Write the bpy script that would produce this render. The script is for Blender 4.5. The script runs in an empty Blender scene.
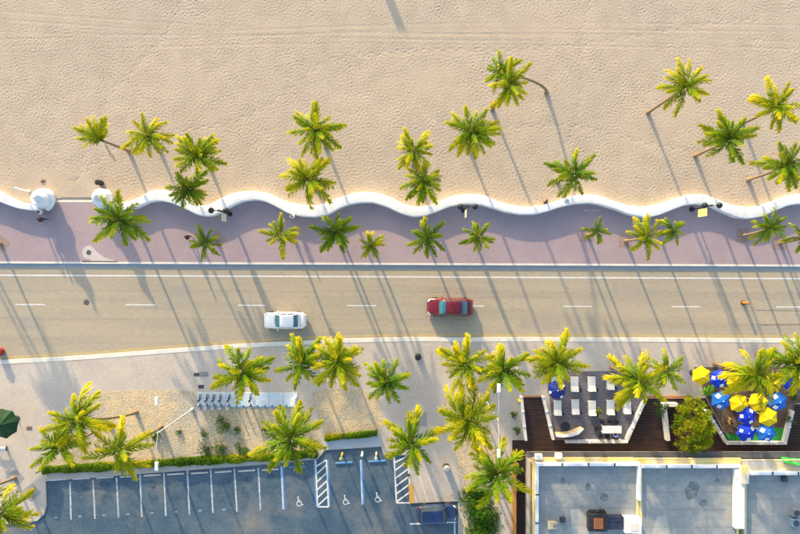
import bpy, bmesh, math, random
import numpy as np
from mathutils import Vector, Matrix
R = math.radians
random.seed(7)
rng = np.random.default_rng(11)

# ------------------------------------------------------------------ camera, sky, sun
S = 0.11          # metres per photo pixel at ground level
H = 65.0          # height of the camera above the ground
sc = bpy.context.scene
col = sc.collection
cam_d = bpy.data.cameras.new('camera'); cam = bpy.data.objects.new('camera', cam_d); col.objects.link(cam)
cam.location = (0, 0, H); cam.rotation_euler = (0, 0, 0)
cam_d.sensor_width = 36; cam_d.lens = 36 * H / (800 * S); cam_d.clip_end = 6000; cam_d.clip_start = .5
sc.camera = cam
SUN_EL = R(14.2)
sd = Vector((0.372, -0.928)).normalized()          # where the shadows fall
w = bpy.data.worlds.new('World'); sc.world = w; w.use_nodes = True
nt = w.node_tree; bg = nt.nodes['Background']
sky = nt.nodes.new('ShaderNodeTexSky'); sky.sky_type = 'NISHITA'; sky.sun_disc = False
sky.sun_elevation = SUN_EL; sky.sun_rotation = math.atan2(-sd.x, -sd.y)
sky.air_density = 1.0; sky.dust_density = 1.6; sky.ozone_density = .8
nt.links.new(sky.outputs[0], bg.inputs[0]); bg.inputs[1].default_value = 0.15
sun_d = bpy.data.lights.new('sun', 'SUN'); sun = bpy.data.objects.new('sun', sun_d); col.objects.link(sun)
sun_d.energy = 2.6; sun_d.angle = R(1.1); sun_d.color = (1, .765, .45)
dv = Vector((sd.x * math.cos(SUN_EL), sd.y * math.cos(SUN_EL), -math.sin(SUN_EL)))
sun.rotation_euler = dv.to_track_quat('-Z', 'Y').to_euler(); sun.location = (-60, 150, 60)
vs = sc.view_settings; vs.view_transform = 'Standard'; vs.look = 'None'; vs.gamma = 1; vs.exposure = 1.69

# ------------------------------------------------------------------ helpers
def P(px, py, z=0.0):
    k = S * (1 - z / H)
    return Vector(((px - 400) * k, (267 - py) * k, z))

class MB:
    def __init__(s): s.v = []; s.f = []; s.m = []
    def add(s, v, f, mi=0):
        b = len(s.v); s.v += [tuple(p) for p in v]; s.f += [tuple(b + i for i in q) for q in f]; s.m += [mi] * len(f); return s
    def box(s, c, d, rz=0, mi=0, taper=1.0, M=None):
        x, y, z = d[0] / 2, d[1] / 2, d[2] / 2
        vv = []
        for sz in (-1, 1):
            t = taper if sz > 0 else 1
            for sx, sy in ((-1, -1), (1, -1), (1, 1), (-1, 1)):
                p = Vector((sx * x * t, sy * y * t, sz * z))
                if M: p = M @ p
                elif rz: p = Matrix.Rotation(rz, 3, 'Z') @ p
                vv.append(p + Vector(c))
        return s.add(vv, [(3, 2, 1, 0), (4, 5, 6, 7), (0, 1, 5, 4), (1, 2, 6, 5), (2, 3, 7, 6), (3, 0, 4, 7)], mi)
    def tube(s, pts, rad, n=8, mi=0, caps=True):
        pts = [Vector(p) for p in pts]
        if not isinstance(rad, (list, tuple)): rad = [rad] * len(pts)
        vv = []; up = None
        for i, p in enumerate(pts):
            d = (pts[min(i + 1, len(pts) - 1)] - pts[max(i - 1, 0)]).normalized()
            if up is None:
                up = Vector((0, 0, 1)) if abs(d.z) < .9 else Vector((1, 0, 0))
            a = d.cross(up).normalized(); b = a.cross(d).normalized(); up = b
            for k in range(n):
                t = 2 * math.pi * k / n
                vv.append(p + (a * math.cos(t) + b * math.sin(t)) * rad[i])
        ff = []
        for i in range(len(pts) - 1):
            for k in range(n):
                ff.append((i * n + k, i * n + (k + 1) % n, (i + 1) * n + (k + 1) % n, (i + 1) * n + k))
        if caps: ff += [tuple(range(n)), tuple(range(len(pts) * n - 1, (len(pts) - 1) * n - 1, -1))]
        return s.add(vv, ff, mi)
    def lathe(s, prof, n=16, c=(0, 0, 0), mi=0, M=None, ph=0):
        vv = []
        for r, z in prof:
            for k in range(n):
                t = 2 * math.pi * k / n + ph
                p = Vector((r * math.cos(t), r * math.sin(t), z))
                if M: p = M @ p
                vv.append(p + Vector(c))
        ff = []
        for i in range(len(prof) - 1):
            for k in range(n):
                ff.append((i * n + k, i * n + (k + 1) % n, (i + 1) * n + (k + 1) % n, (i + 1) * n + k))
        ff += [tuple(range(n - 1, -1, -1)), tuple(range((len(prof) - 1) * n, len(prof) * n))]
        return s.add(vv, ff, mi)
    def mesh(s, name, mats, smooth=False):
        me = bpy.data.meshes.new(name); me.from_pydata(s.v, [], s.f)
        for m in (mats if isinstance(mats, (list, tuple)) else [mats]): me.materials.append(m)
        if any(s.m): me.polygons.foreach_set('material_index', s.m)
        if smooth: me.polygons.foreach_set('use_smooth', [True] * len(me.polygons))
        me.update(); return me
    def obj(s, name, mats, parent=None, smooth=False, loc=None):
        o = bpy.data.objects.new(name, s.mesh(name, mats, smooth)); col.objects.link(o)
        if parent: o.parent = parent
        if loc is not None: o.location = loc
        return o

def tag(o, label=None, cat=None, group=None, kind=None):
    if label: o['label'] = label
    if cat: o['category'] = cat
    if group: o['group'] = group
    if kind: o['kind'] = kind
    return o
def empty(name, loc, label, cat, group=None, rz=0):
    o = bpy.data.objects.new(name, None); col.objects.link(o); o.location = loc; o.rotation_euler.z = rz
    o.empty_display_size = .3
    return tag(o, label, cat, group)
def copy_tree(o, parent=None):
    c = o.copy(); col.objects.link(c); c.parent = parent
    for ch in list(o.children): copy_tree(ch, c)
    return c
def dup(o, loc, rz, label, group=None):
    c = copy_tree(o); c.location = loc; c.rotation_euler.z = rz; c['label'] = label
    if group: c['group'] = group
    return c
ORD = ['first', 'second', 'third', 'fourth', 'fifth', 'sixth', 'seventh', 'eighth', 'ninth', 'tenth', 'eleventh']

# ------------------------------------------------------------------ materials
def M(name, c1, c2=None, scale=1., rough=.85, bump=0., bscale=12., stretch=(1, 1, 1), lo=.38, hi=.62, metal=0., spec=.3,
      speck=0., sscale=40., c3=None, c3scale=.25, c3lo=.55, c3hi=.7):
    m = bpy.data.materials.new(name); m.use_nodes = True
    t = m.node_tree; n = t.nodes; L = t.links.new; b = n['Principled BSDF']
    b.inputs['Roughness'].default_value = rough; b.inputs['Metallic'].default_value = metal
    b.inputs['Specular IOR Level'].default_value = spec
    if c2 is None: c2 = tuple(x * .88 for x in c1)
    tc = n.new('ShaderNodeTexCoord'); mp = n.new('ShaderNodeMapping'); mp.inputs['Scale'].default_value = stretch
    L(tc.outputs['Object'], mp.inputs[0])
    def noise(sca, det=5):
        x = n.new('ShaderNodeTexNoise'); x.inputs['Scale'].default_value = sca; x.inputs['Detail'].default_value = det
        x.inputs['Roughness'].default_value = .6
        L(mp.outputs[0], x.inputs[0]); return x.outputs[0]
    def ramp(src, a, c):
        x = n.new('ShaderNodeMapRange'); x.inputs[1].default_value = a; x.inputs[2].default_value = c
        L(src, x.inputs[0]); return x.outputs[0]
    def mix(f, a, c, mode='MIX'):
        x = n.new('ShaderNodeMix'); x.data_type = 'RGBA'; x.blend_type = mode
        for sock, val in ((x.inputs[0], f), (x.inputs[6], a), (x.inputs[7], c)):
            if isinstance(val, (int, float)): sock.default_value = val
            elif isinstance(val, tuple): sock.default_value = (*val, 1)
            else: L(val, sock)
        return x.outputs[2]
    cc = mix(ramp(noise(scale), lo, hi), c1, c2)
    if c3: cc = mix(ramp(noise(c3scale, 3), c3lo, c3hi), cc, c3)
    if speck:
        f = ramp(noise(sscale, 2), .3, .7)
        cc = mix(speck, cc, f, 'SOFT_LIGHT')
    L(cc, b.inputs['Base Color'])
    if bump:
        bp = n.new('ShaderNodeBump'); bp.inputs['Strength'].default_value = bump; bp.inputs['Distance'].default_value = .05
        L(noise(bscale, 4), bp.inputs['Height']); L(bp.outputs[0], b.inputs['Normal'])
    return m

def leaf_mat(name, green, dark, yellow, ybias=0., trans=.35):
    m = bpy.data.materials.new(name); m.use_nodes = True
    t = m.node_tree; n = t.nodes; L = t.links.new; b = n['Principled BSDF']; out = n['Material Output']
    b.inputs['Roughness'].default_value = .6; b.inputs['Specular IOR Level'].default_value = .12
    at = n.new('ShaderNodeAttribute'); at.attribute_name = 't'
    oi = n.new('ShaderNodeObjectInfo')
    tc = n.new('ShaderNodeTexCoord'); ns = n.new('ShaderNodeTexNoise'); ns.inputs['Scale'].default_value = 2.2; L(tc.outputs['Object'], ns.inputs[0])
    def math_(op, a, c):
        x = n.new('ShaderNodeMath'); x.operation = op
        for i, v in enumerate((a, c)):
            if isinstance(v, (int, float)): x.inputs[i].default_value = v
            else: L(v, x.inputs[i])
        return x.outputs[0]
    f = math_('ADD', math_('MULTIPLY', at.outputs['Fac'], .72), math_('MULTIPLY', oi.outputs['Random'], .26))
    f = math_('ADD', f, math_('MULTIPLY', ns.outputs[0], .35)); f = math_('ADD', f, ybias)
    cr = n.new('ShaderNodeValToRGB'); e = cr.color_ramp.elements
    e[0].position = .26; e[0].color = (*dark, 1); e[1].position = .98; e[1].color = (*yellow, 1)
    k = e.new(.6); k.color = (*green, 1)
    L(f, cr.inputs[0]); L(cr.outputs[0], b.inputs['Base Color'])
    tr = n.new('ShaderNodeBsdfTranslucent'); mxc = n.new('ShaderNodeMix'); mxc.data_type = 'RGBA'; mxc.inputs[0].default_value = .55
    L(cr.outputs[0], mxc.inputs[6]); mxc.inputs[7].default_value = (*(min(1, x * 1.15) for x in yellow), 1); L(mxc.outputs[2], tr.inputs[0])
    mx = n.new('ShaderNodeMixShader'); mx.inputs[0].default_value = trans
    L(b.outputs[0], mx.inputs[1]); L(tr.outputs[0], mx.inputs[2]); L(mx.outputs[0], out.inputs[0])
    return m

sand_m = M('sand', (.445, .366, .280), (.412, .336, .254), .5, .95, .25, 9, speck=.35, sscale=14, spec=.05)
bed_m = M('bed_sand', (.56, .43, .26), (.46, .38, .26), .9, .95, .9, 5, speck=.5, sscale=6, spec=.05, c3=(.40, .36, .28), c3scale=.22, c3lo=.5, c3hi=.62)
prom_m = M('promenade_paving', (.365, .282, .295), (.332, .26, .278), .35, .85, .1, 30, speck=.15, sscale=9, spec=.15)
walk_m = M('sidewalk_concrete', (.495, .432, .365), (.43, .38, .33), .28, .85, .1, 20, speck=.2, sscale=6, spec=.15, c3=(.53, .47, .40), c3scale=.12)
kerb_m = M('kerb_concrete', (.70, .66, .58), (.63, .59, .52), 1.5, .85, .1, 20, spec=.15)
road_m = M('road_asphalt', (.395, .335, .248), (.35, .302, .232), .8, .9, .25, 30, stretch=(.06, 1, 1), speck=.25, sscale=25, spec=.12, c3=(.43, .355, .25), c3scale=.5, c3lo=.5, c3hi=.72)
lot_m = M('lot_asphalt', (.056, .098, .138), (.095, .135, .168), .3, .85, .06, 25, speck=.15, sscale=3, spec=.15, c3=(.19, .185, .175), c3scale=.2, c3lo=.5, c3hi=.74)
white_paint = M('white_road_paint', (.72, .70, .66), (.6, .58, .54), 3, .7)
yellow_paint = M('yellow_road_paint', (.52, .39, .14), (.42, .34, .20), 1.5, .7)
blue_paint = M('blue_road_paint', (.06, .20, .46), (.10, .26, .5), 3, .7)
wall_white = M('white_stucco', (.74, .755, .77), (.66, .675, .69), .8, .8, .25, 14, spec=.15, speck=.2, sscale=5, c3=(.58, .58, .57), c3scale=.7, c3lo=.56, c3hi=.74)
white_m = M('white_coat', (.78, .78, .76), (.7, .7, .68), 2, .5)
pale_blue = M('pale_steel_plate', (.55, .64, .70), (.48, .57, .64), 2, .55)
black_m = M('black_metal', (.018, .02, .024), (.03, .03, .034), 3, .5)
dark_m = M('dark_grey', (.05, .05, .055), (.07, .07, .075), 3, .6)
grey_m = M('mid_grey', (.25, .25, .25), (.2, .2, .2), 3, .7)
trunk_m = M('palm_bark', (.22, .15, .09), (.30, .22, .14), 6, .95, .8, 8, stretch=(.5, .5, 3), spec=.1)
dry_m = M('dry_frond', (.34, .22, .10), (.42, .28, .12), 4, .9)
deck_m = M('dark_timber', (.024, .014, .014), (.040, .022, .019), 1.2, .8, .3, 10, stretch=(.3, 3, 1), speck=.3)
edge_m = M('orange_timber', (.36, .17, .08), (.28, .14, .07), 2, .7)
patio_m = M('patio_paving', (.135, .122, .138), (.17, .16, .172), .8, .85, .1, 12, speck=.3, sscale=5)
brown_floor = M('brown_paving', (.10, .06, .045), (.16, .12, .09), 1.2, .85)
turf_m = M('green_turf', (.03, .26, .05), (.05, .34, .06), 3, .95, .5, 40)
roof_m = M('grey_roof_membrane', (.225, .25, .25), (.265, .28, .27), .35, .8, .05, 6, speck=.15, sscale=2.0, c3=(.36, .35, .315), c3scale=.16, c3lo=.52, c3hi=.75)
yel_wall = M('yellow_stucco', (.74, .57, .19), (.74, .60, .30), .7, .85, .1, 12, c3=(.62, .55, .44), c3scale=.35, c3lo=.5, c3hi=.58)
tan_wall = M('tan_stucco', (.55, .43, .26), (.60, .48, .33), .8, .85)
green_m = M('bright_green_canvas', (.03, .44, .05), (.04, .38, .05), 2, .7)
dkgreen = M('dark_green_canvas', (.003, .035, .007), (.004, .045, .009), 2, .6)
umb_y = M('yellow_canvas', (.85, .58, .01), (.80, .50, .01), 1.6, .8, .3, 3, spec=.12, speck=.25, sscale=6)
umb_b = M('royal_blue_canvas', (.012, .035, .55), (.015, .05, .48), 1.6, .8, .3, 3, spec=.12, speck=.25, sscale=6)
umb_l = M('sky_blue_canvas', (.016, .15, .58), (.02, .13, .50), 1.6, .8, .3, 3, spec=.12, speck=.25, sscale=6)
umb_n = M('navy_canvas', (.012, .03, .22), (.015, .03, .17), 1.2, .7, spec=.2)
orange_m = M('orange_plastic', (.48, .17, .05), (.42, .15, .05), 2, .5)
red_m = M('red_plastic', (.30, .035, .025), (.26, .03, .025), 2, .4)
hyd_m = M('yellow_enamel', (.75, .52, .03), (.7, .45, .03), 2, .4)
rust_m = M('orange_fan_grille', (.55, .16, .03), (.40, .11, .03), 6, .6)
glass_m = M('dark_glass', (.02, .05, .065), (.03, .07, .085), 2, .06, spec=.8)
teal_glass = M('teal_glass', (.02, .12, .16), (.03, .16, .22), 2, .08, spec=.8)
rubber_m = M('rubber', (.02, .02, .02), (.03, .03, .03), 3, .9)
rim_m = M('alloy', (.45, .45, .47), (.4, .4, .42), 3, .3, metal=.8)
lamp_w = M('headlight_lens', (.8, .82, .82), (.7, .72, .75), 3, .15, spec=.7)
lamp_r = M('taillight_lens', (.35, .01, .01), (.3, .01, .01), 3, .2)
def paint(name, c):
    m = M(name, c, tuple(x * .95 for x in c), 1, .28, spec=.5)
    b = m.node_tree.nodes['Principled BSDF']; b.inputs['Coat Weight'].default_value = .6; b.inputs['Coat Roughness'].default_value = .08
    return m
car_white = paint('white_car_paint', (.80, .80, .80)); car_red = paint('red_car_paint', (.15, .006, .012)); car_blue = paint('blue_car_paint', (.009, .03, .10))
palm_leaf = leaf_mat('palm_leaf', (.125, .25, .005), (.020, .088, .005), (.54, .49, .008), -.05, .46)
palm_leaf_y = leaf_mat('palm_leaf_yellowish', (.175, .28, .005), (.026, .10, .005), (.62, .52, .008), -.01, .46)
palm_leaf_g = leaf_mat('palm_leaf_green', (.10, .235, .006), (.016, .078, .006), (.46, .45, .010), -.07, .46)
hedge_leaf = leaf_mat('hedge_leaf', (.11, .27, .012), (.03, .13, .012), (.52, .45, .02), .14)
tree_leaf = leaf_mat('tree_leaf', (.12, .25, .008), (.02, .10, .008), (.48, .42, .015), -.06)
shrub_leaf = leaf_mat('shrub_leaf', (.06, .16, .03), (.02, .07, .02), (.16, .22, .05), -.1)
skin_m = M('skin', (.42, .25, .17), (.38, .22, .15), 3, .6); hair_m = M('hair', (.03, .02, .015), (.05, .03, .02), 8, .7)
cloth = {k: M(k + '_cloth', c, None, 4, .85) for k, c in dict(white=(.75, .75, .74), black=(.015, .015, .02), blue=(.03, .08, .35), navy=(.02, .03, .09),
        tan=(.45, .32, .2), yellow=(.7, .5, .06), grey=(.2, .2, .22), red=(.4, .04, .03)).items()}

# ------------------------------------------------------------------ the wave wall outline (photo pixels, top edge of the wall)
UP = [(109,203.5),(118,202.8),(130.5,201),(140.5,196.7),(148,191.7),(155.6,189.7),(165.6,189.9),(176,193.5),(187,200.5),(200,206),(210,204.5),(220,198.8),(230,193.8),(242.7,191.3),(255,190.8),(267.8,193),(277.8,197.5),(287.8,202),(300.4,204.6),(313,205.6),(323,204.3),(333,200.5),(343,196.3),(355.6,192.5),(368,191.5),(380.7,193.5),(390.7,197),(400,202),(411,206.5),(422.6,206.8),(435,203.8),(447.7,197.5),(460,194.5),(475,193.8),(485,195.5),(498,201.3),(510.4,205),(525.5,207.2),(543,205.3),(555.6,201.3),(570.6,196.3),(585.7,193.8),(600,195.5),(615,201.3),(630,205.6),(648,206.6),(663,203),(677.8,197.5),(690.3,194.3),(705.4,194.3),(718,199.5),(730.5,204.5),(748,207.5),(760.6,206.3),(775.7,200.5),(790.7,195),(801,193.5)]
LO = [(109,210),(125.5,209.7),(135.5,208),(143,204.2),(150.5,201.2),(160.6,200.5),(173,203.5),(185.7,209.2),(197,214.8),(205,216.3),(212.5,215.8),(222.6,211.3),(232.6,205),(242.7,201),(255,199.5),(265,201.3),(275.3,206.3),(287.8,213.3),(300.4,216.3),(315.4,217),(328,214.6),(338,208.8),(348,204.6),(360.6,202.5),(373,202.5),(385.7,206.3),(400,213),(412.5,216.7),(425,215.8),(437.6,211.3),(450,206.3),(465,203.8),(480,204.6),(492.8,208),(505.4,212),(520.5,214.5),(535.5,214.3),(548,211.3),(560.6,207),(575.7,203.8),(590.7,203),(600,204.5),(615,208.8),(630,214.6),(647.7,217.6),(660,215),(672.8,209.6),(685.3,205),(700.4,203.8),(713,206.3),(725.5,212.6),(738,217.6),(750.6,218.6),(763,216.3),(775.7,210.6),(788,205.6),(801,203.5)]
ULEFT = [(-12,188),(0,191.7),(10,198),(20,202),(31,203.5),(38,203.5)]
LLEFT = [(-12,197),(0,202),(10,206),(20,209),(32,210.4),(45,208.6)]
def smooth_interp(pts, xs):
    x = np.array([p[0] for p in pts]); y = np.array([p[1] for p in pts])
    d = np.arange(x[0], x[-1] + .5, 1.0); v = np.interp(d, x, y)
    k = np.hanning(9); k /= k.sum(); v2 = np.convolve(np.pad(v, 4, mode='edge'), k, 'valid')
    return np.interp(xs, d, v2)
XR = np.arange(109, 801, 3.0)
ur = smooth_interp(UP, XR); lr = smooth_interp(LO, XR)
XE = np.arange(803, 1300, 3.0)                       # the wave runs on past the frame
ue = 200.5 - 6.5 * np.cos((XE - 805) / 110 * 2 * math.pi); le = 211 - 7.3 * np.cos((XE - 806) / 110 * 2 * math.pi)
XR = np.concatenate([XR, XE]); ur = np.concatenate([ur, ue]); lr = np.concatenate([lr, le])
XL0 = np.arange(-500, -12, 3.0)
XL1 = np.arange(-12, 42, 3.0)
ul = np.concatenate([197 - 6.5 * np.cos((XL0 + 18) / 110 * 2 * math.pi) - 2.5, smooth_interp(ULEFT, XL1)])
ll = np.concatenate([206 - 7 * np.cos((XL0 + 18) / 110 * 2 * math.pi) - 2, smooth_interp(LLEFT, XL1)])
XL = np.concatenate([XL0, XL1])
WALL_H = 1.0
def mid_line():
    pts = [(x, (a + b) / 2) for x, a, b in zip(XL, ul, ll)] + [(46, 203), (60, 202), (90, 202), (104, 204)] + [(x, (a + b) / 2) for x, a, b in zip(XR, ur, lr)]
    return pts
MID = mid_line()
midx = np.array([p[0] for p in MID]); midy = np.array([p[1] for p in MID])
kz = 1 - .6 / H
midx = 400 + (midx - 400) * kz; midy = 267 + (midy - 267) * kz      # its line on the ground

# ------------------------------------------------------------------ ground sheets
def sheet(name, pts, z, mat, depth=0., kind='structure', parent=None, raw=False):
    bm = bmesh.new()
    vs_ = [bm.verts.new((*(P(*p).xy if not raw else p), z)) for p in pts]
    f = bm.faces.new(vs_)
    if f.normal.z == 0: f.normal_update()
    if f.normal.z < 0: f.normal_flip()
    if depth:
        lo = [bm.verts.new((v.co.x, v.co.y, z - depth)) for v in vs_]
        n = len(vs_)
        for i in range(n): bm.faces.new((vs_[i], vs_[(i + 1) % n], lo[(i + 1) % n], lo[i]))
    bmesh.ops.triangulate(bm, faces=[f])
    bmesh.ops.recalc_face_normals(bm, faces=bm.faces) if depth else None
    me = bpy.data.meshes.new(name); bm.to_mesh(me); bm.free(); me.materials.append(mat)
    o = bpy.data.objects.new(name, me); col.objects.link(o)
    if parent: o.parent = parent
    if kind: o['kind'] = kind
    return o
ground = sheet('ground', [(-1500, -1500), (1500, -1500), (1500, 1500), (-1500, 1500)], -.12, walk_m, raw=True)
sea_m = M('sea_water', (.02, .10, .13), (.03, .14, .16), .05, .12, .3, .6, spec=.5)
sheet('sea', [(-1500, 95), (1500, 95), (1500, 1500), (-1500, 1500)], -.02, sea_m, raw=True)
road = sheet('road', [(-900, 258), (1700, 258), (1700, 385), (-900, 440)], 0, road_m)

prom_top = [(x, y) for x, y in zip(midx, midy)]
def kerb_y(px): return 262.2 + px * 3.2 / 800
prom_pts = prom_top + [(prom_top[-1][0], kerb_y(1300)), (800, kerb_y(800)), (0, kerb_y(0)), (prom_top[0][0], kerb_y(-500))]
prom = sheet('promenade', prom_pts, .16, prom_m, .2)
# upper kerb: stones of 3 m along the promenade edge
kb = MB(); kb.box((0, 0, 0), (2.98, .22, .24)); kmesh = kb.mesh('kerb_stone', kerb_m)
for i in range(34):
    px0 = -60 + i * 27.27
    o = bpy.data.objects.new('kerb_stone', kmesh); col.objects.link(o); o.parent = prom
    c = P(px0, kerb_y(px0)); o.location = (c.x, c.y - .02, .062); o.rotation_euler.z = -math.atan(3.2 / 800)
gut_m = M('gutter_concrete', (.34, .36, .37), (.30, .32, .34), .8, .8)
def strip(name, pts, o0, o1, z, mat, parent=None, kind=None):
    return sheet(name, [(x, y + o0) for x, y in pts] + [(x, y + o1) for x, y in reversed(pts)], z, mat, kind=kind, parent=parent)
strip('gutter', [(x, kerb_y(x)) for x in (-500, 0, 400, 800, 1300)], .5, 5.2, .004, gut_m, road)

KERB = [(-600, 402), (-200, 374), (0, 361), (50, 358.5), (100, 355.3), (150, 351.3), (200, 347.6), (260, 343.6), (330, 340), (400, 338.2), (600, 338.4), (800, 339.6), (1300, 343)]
side_pts = [(x, y + 2) for x, y in KERB] + [(1300, 900), (459, 900), (458, 501), (410, 503), (409, 455), (384, 455), (381, 446.5), (325, 450), (318, 459), (281, 463),
            (46, 481), (47, 505), (44.5, 514), (38, 520.5), (24, 523.5), (-600, 526)]
walk = sheet('sidewalk', side_pts, .12, walk_m, .2)
# lower kerb stones
def kerb_at(px):
    return float(np.interp(px, [p[0] for p in KERB], [p[1] for p in KERB]))
kb = MB(); kb.box((0, 0, 0), (2.98, .44, .26)); kmesh2 = kb.mesh('kerb_stone', kerb_m)
for i in range(36):
    a = -80 + i * 27.27; b = a + 27.27
    pa = P(a, kerb_at(a)); pb = P(b, kerb_at(b)); d = pb - pa
    o = bpy.data.objects.new('kerb_stone', kmesh2); col.objects.link(o); o.parent = walk
    c = (pa + pb) / 2; o.location = (c.x, c.y - .12, .008 + .002 * (i % 2)); o.rotation_euler.z = math.atan2(d.y, d.x); o.scale.x = d.length / 3.0
lot = sheet('parking_lot', [(-600, 438), (470, 438), (470, 900), (-600, 900)], -.002, lot_m)

sheet('threshold', [(53, 200.2), (93, 200.2), (93, 202.4), (53, 202.4)], .172, kerb_m, .03, kind=None, parent=prom)
faint_seam = M('faint_seam', (.255, .22, .17), (.30, .26, .20), 2, .85)
patch_m = M('asphalt_repair', (.35, .305, .24), (.325, .285, .23), 1, .9, speck=.2, sscale=20)
# painted lines
strip('edge_line', [(x, 275.2 + x * 3.4 / 800) for x in (-500, 0, 400, 800, 1300)], -.7, .7, .006, white_paint, road)
dash = [(-97, -67), (15.5, 45), (126, 156), (238, 266), (347, 376), (456, 484), (563, 592), (671.5, 700), (776, 806), (886, 915)]
for a, b in dash:
    strip('lane_line', [(a, 304.5 + a * 2.6 / 800), (b, 304.5 + b * 2.6 / 800)], -.55, .55, .006, white_paint, road)
strip('yellow_line', KERB, -4.2, -2.6, .005, yellow_paint, road)
seam_m = M('tar_seam', (.17, .15, .12), (.2, .18, .14), 3, .8)
strip('tar_seam', [(757, 310.3), (780, 310.6), (830, 311.4)], -.35, .35, .003, seam_m, road)
strip('tar_seam', [(760, 325), (790, 324.6), (840, 325.4)], -.35, .35, .003, seam_m, road)

for y_, a_, b_ in ((290.5, -200, 1000), (318.5, -200, 480), (322, 520, 1000), (296, 300, 560)):
    pts_ = [(x, y_ + x * 2.6 / 800 + .5 * math.sin(x / 23 + y_)) for x in range(a_, b_ + 1, 12)]
    strip('tar_seam', pts_, -.14, .14, .003, faint_seam, road)
for (x0_, y0_, x1_, y1_) in ((612, 283, 640, 297), (168, 285, 190, 299), (20, 318, 38, 331), (520, 317, 560, 329)):
    sheet('asphalt_patch', [(x0_, y0_), (x1_, y0_ + .2), (x1_ + .4, y1_), (x0_ + .3, y1_ - .3)], .0022, patch_m, parent=road, kind=None)
for k in range(9):
    rr = random.Random(k + 300); x = rr.uniform(0, 800); y = rr.uniform(282, 328); pts_ = []
    for q in range(14): pts_.append((x, y)); x += rr.uniform(.6, 3.2); y += rr.uniform(-1.3, 1.3)
    strip('tar_seam', pts_, -.12, .12, .0034, faint_seam, road)
# sand: real footprints, band-limited noise
def sand_grid():
    nx, ny, dx = 1380, 388, .085
    x0, y0 = -58.3, 4.2
    fx = np.fft.fftfreq(nx, dx)[:, None]; fy = np.fft.fftfreq(ny, dx)[None, :]
    fr = np.hypot(fx, fy)
    def band(f0, wd):
        nz = np.fft.fft2(rng.standard_normal((nx, ny)))
        a = np.exp(-((fr - f0) / wd) ** 2); r = np.real(np.fft.ifft2(nz * a)); return r / r.std()
    prints = band(2.7, 1.0); prints = np.where(prints < 0, prints * 1.1, prints * .65); fine = band(4.6, .8); lump = band(.35, .18); big = band(.06, .04); patch = band(.12, .06)
    X = x0 + np.arange(nx)[:, None] * dx + np.zeros((1, ny)); Y = y0 + np.arange(ny)[None, :] * dx + np.zeros((nx, 1))
    pxx = X / S + 400; pyy = 267 - Y / S
    amp = np.clip(1 + .13 * patch, .6, 1.4)
    # raked / driven band near the top of the beach
    tr = np.exp(-((pyy - (14 + 30 * (pxx / 800) + 6 * np.sin(pxx / 120))) / 9) ** 2) * (pxx < 560) + np.exp(-((pyy - (40 - 12 * (pxx - 400) / 400)) / 10) ** 2) * (pxx > 330)
    amp *= 1 - .45 * np.clip(tr, 0, 1)
    # smooth hard sand in the gap between the two columns
    gap = np.exp(-(((pxx - 60) / 40) ** 4 + ((pyy - 188) / 17) ** 4))
    amp *= 1 - .85 * gap
    Z = .20 + .0078 * prints * amp + .0034 * fine * amp + .003 * lump * amp + .02 * big
    # tyre ruts
    for k, (yc, sl, ph) in enumerate(((12, .045, 0), (19, .045, .2), (36, -.015, 2), (43, -.016, 2.1), (53, -.012, 3), (28, .02, 1.1))):
        d = pyy - (yc + sl * pxx + 5 * np.sin(pxx / 170 + ph))
        Z += (-.008 * np.exp(-(d / 1.1) ** 2) + .004 * np.exp(-((np.abs(d) - 2.2) / 1.0) ** 2)) * (.6 + .4 * np.sin(pxx / 60 + k))
    # walked trails: wandering lines of deeper, closer prints
    for k, (xa, ya, xb, yb, wob) in enumerate(((74, 186, 190, -20, 14), (70, 184, 330, 60, 20), (330, 60, 760, 20, 9), (545, 196, 600, -20, 12), (80, 182, -20, 90, 8), (430, 120, 690, 150, 10))):
        L2 = (xb - xa) ** 2 + (yb - ya) ** 2; tt_ = np.clip(((pxx - xa) * (xb - xa) + (pyy - ya) * (yb - ya)) / L2, 0, 1)
        ln_ = math.sqrt(L2); off = wob * np.sin(tt_ * 5 + k) * np.sin(tt_ * math.pi)
        dist = ((pxx - xa) * (yb - ya) - (pyy - ya) * (xb - xa)) / ln_ - off; inside = (tt_ > 0) & (tt_ < 1)
        side_ = np.where(np.sin(tt_ * ln_ * 2 * math.pi / 13) > 0, 1.3, -1.3); st_ = np.abs(np.sin(tt_ * ln_ * 2 * math.pi / 13)) ** 2
        Z -= inside * (.006 * np.exp(-(dist / 4.5) ** 2) + .022 * st_ * np.exp(-((dist - side_) / .9) ** 2))
    # drift against the back of the wall, tucked under the paving beyond it
    my = np.interp(pxx, midx, midy); dd = my - pyy
    Z += .10 * np.exp(-np.clip(dd, 0, None) / 10) * (1 - gap)
    Z = np.where(dd < -1.0, .02, Z)
    Z = np.where((dd < 4) & (gap > .3), np.minimum(Z, .155), Z)
    v = np.stack([X.ravel(), Y.ravel(), Z.ravel()], 1)
    i = np.arange(nx - 1)[:, None] * ny + np.arange(ny - 1)[None, :]
    keep = (dd[:-1, :-1] > -6).ravel(); i = i.ravel()[keep]
    f = np.stack([i, i + ny, i + ny + 1, i + 1], 1)
    me = bpy.data.meshes.new('beach_sand')
    me.vertices.add(len(v)); me.vertices.foreach_set('co', v.ravel())
    me.loops.add(f.size); me.loops.foreach_set('vertex_index', f.ravel().astype(np.int32))
    me.polygons.add(len(f)); me.polygons.foreach_set('loop_start', np.arange(0, f.size, 4, dtype=np.int32))
    me.polygons.foreach_set('use_smooth', np.ones(len(f), bool))
    me.update(calc_edges=True); me.validate(); me.materials.append(sand_m)
    o = bpy.data.objects.new('beach_sand', me); col.objects.link(o); o['kind'] = 'structure'
sand_grid()
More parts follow.
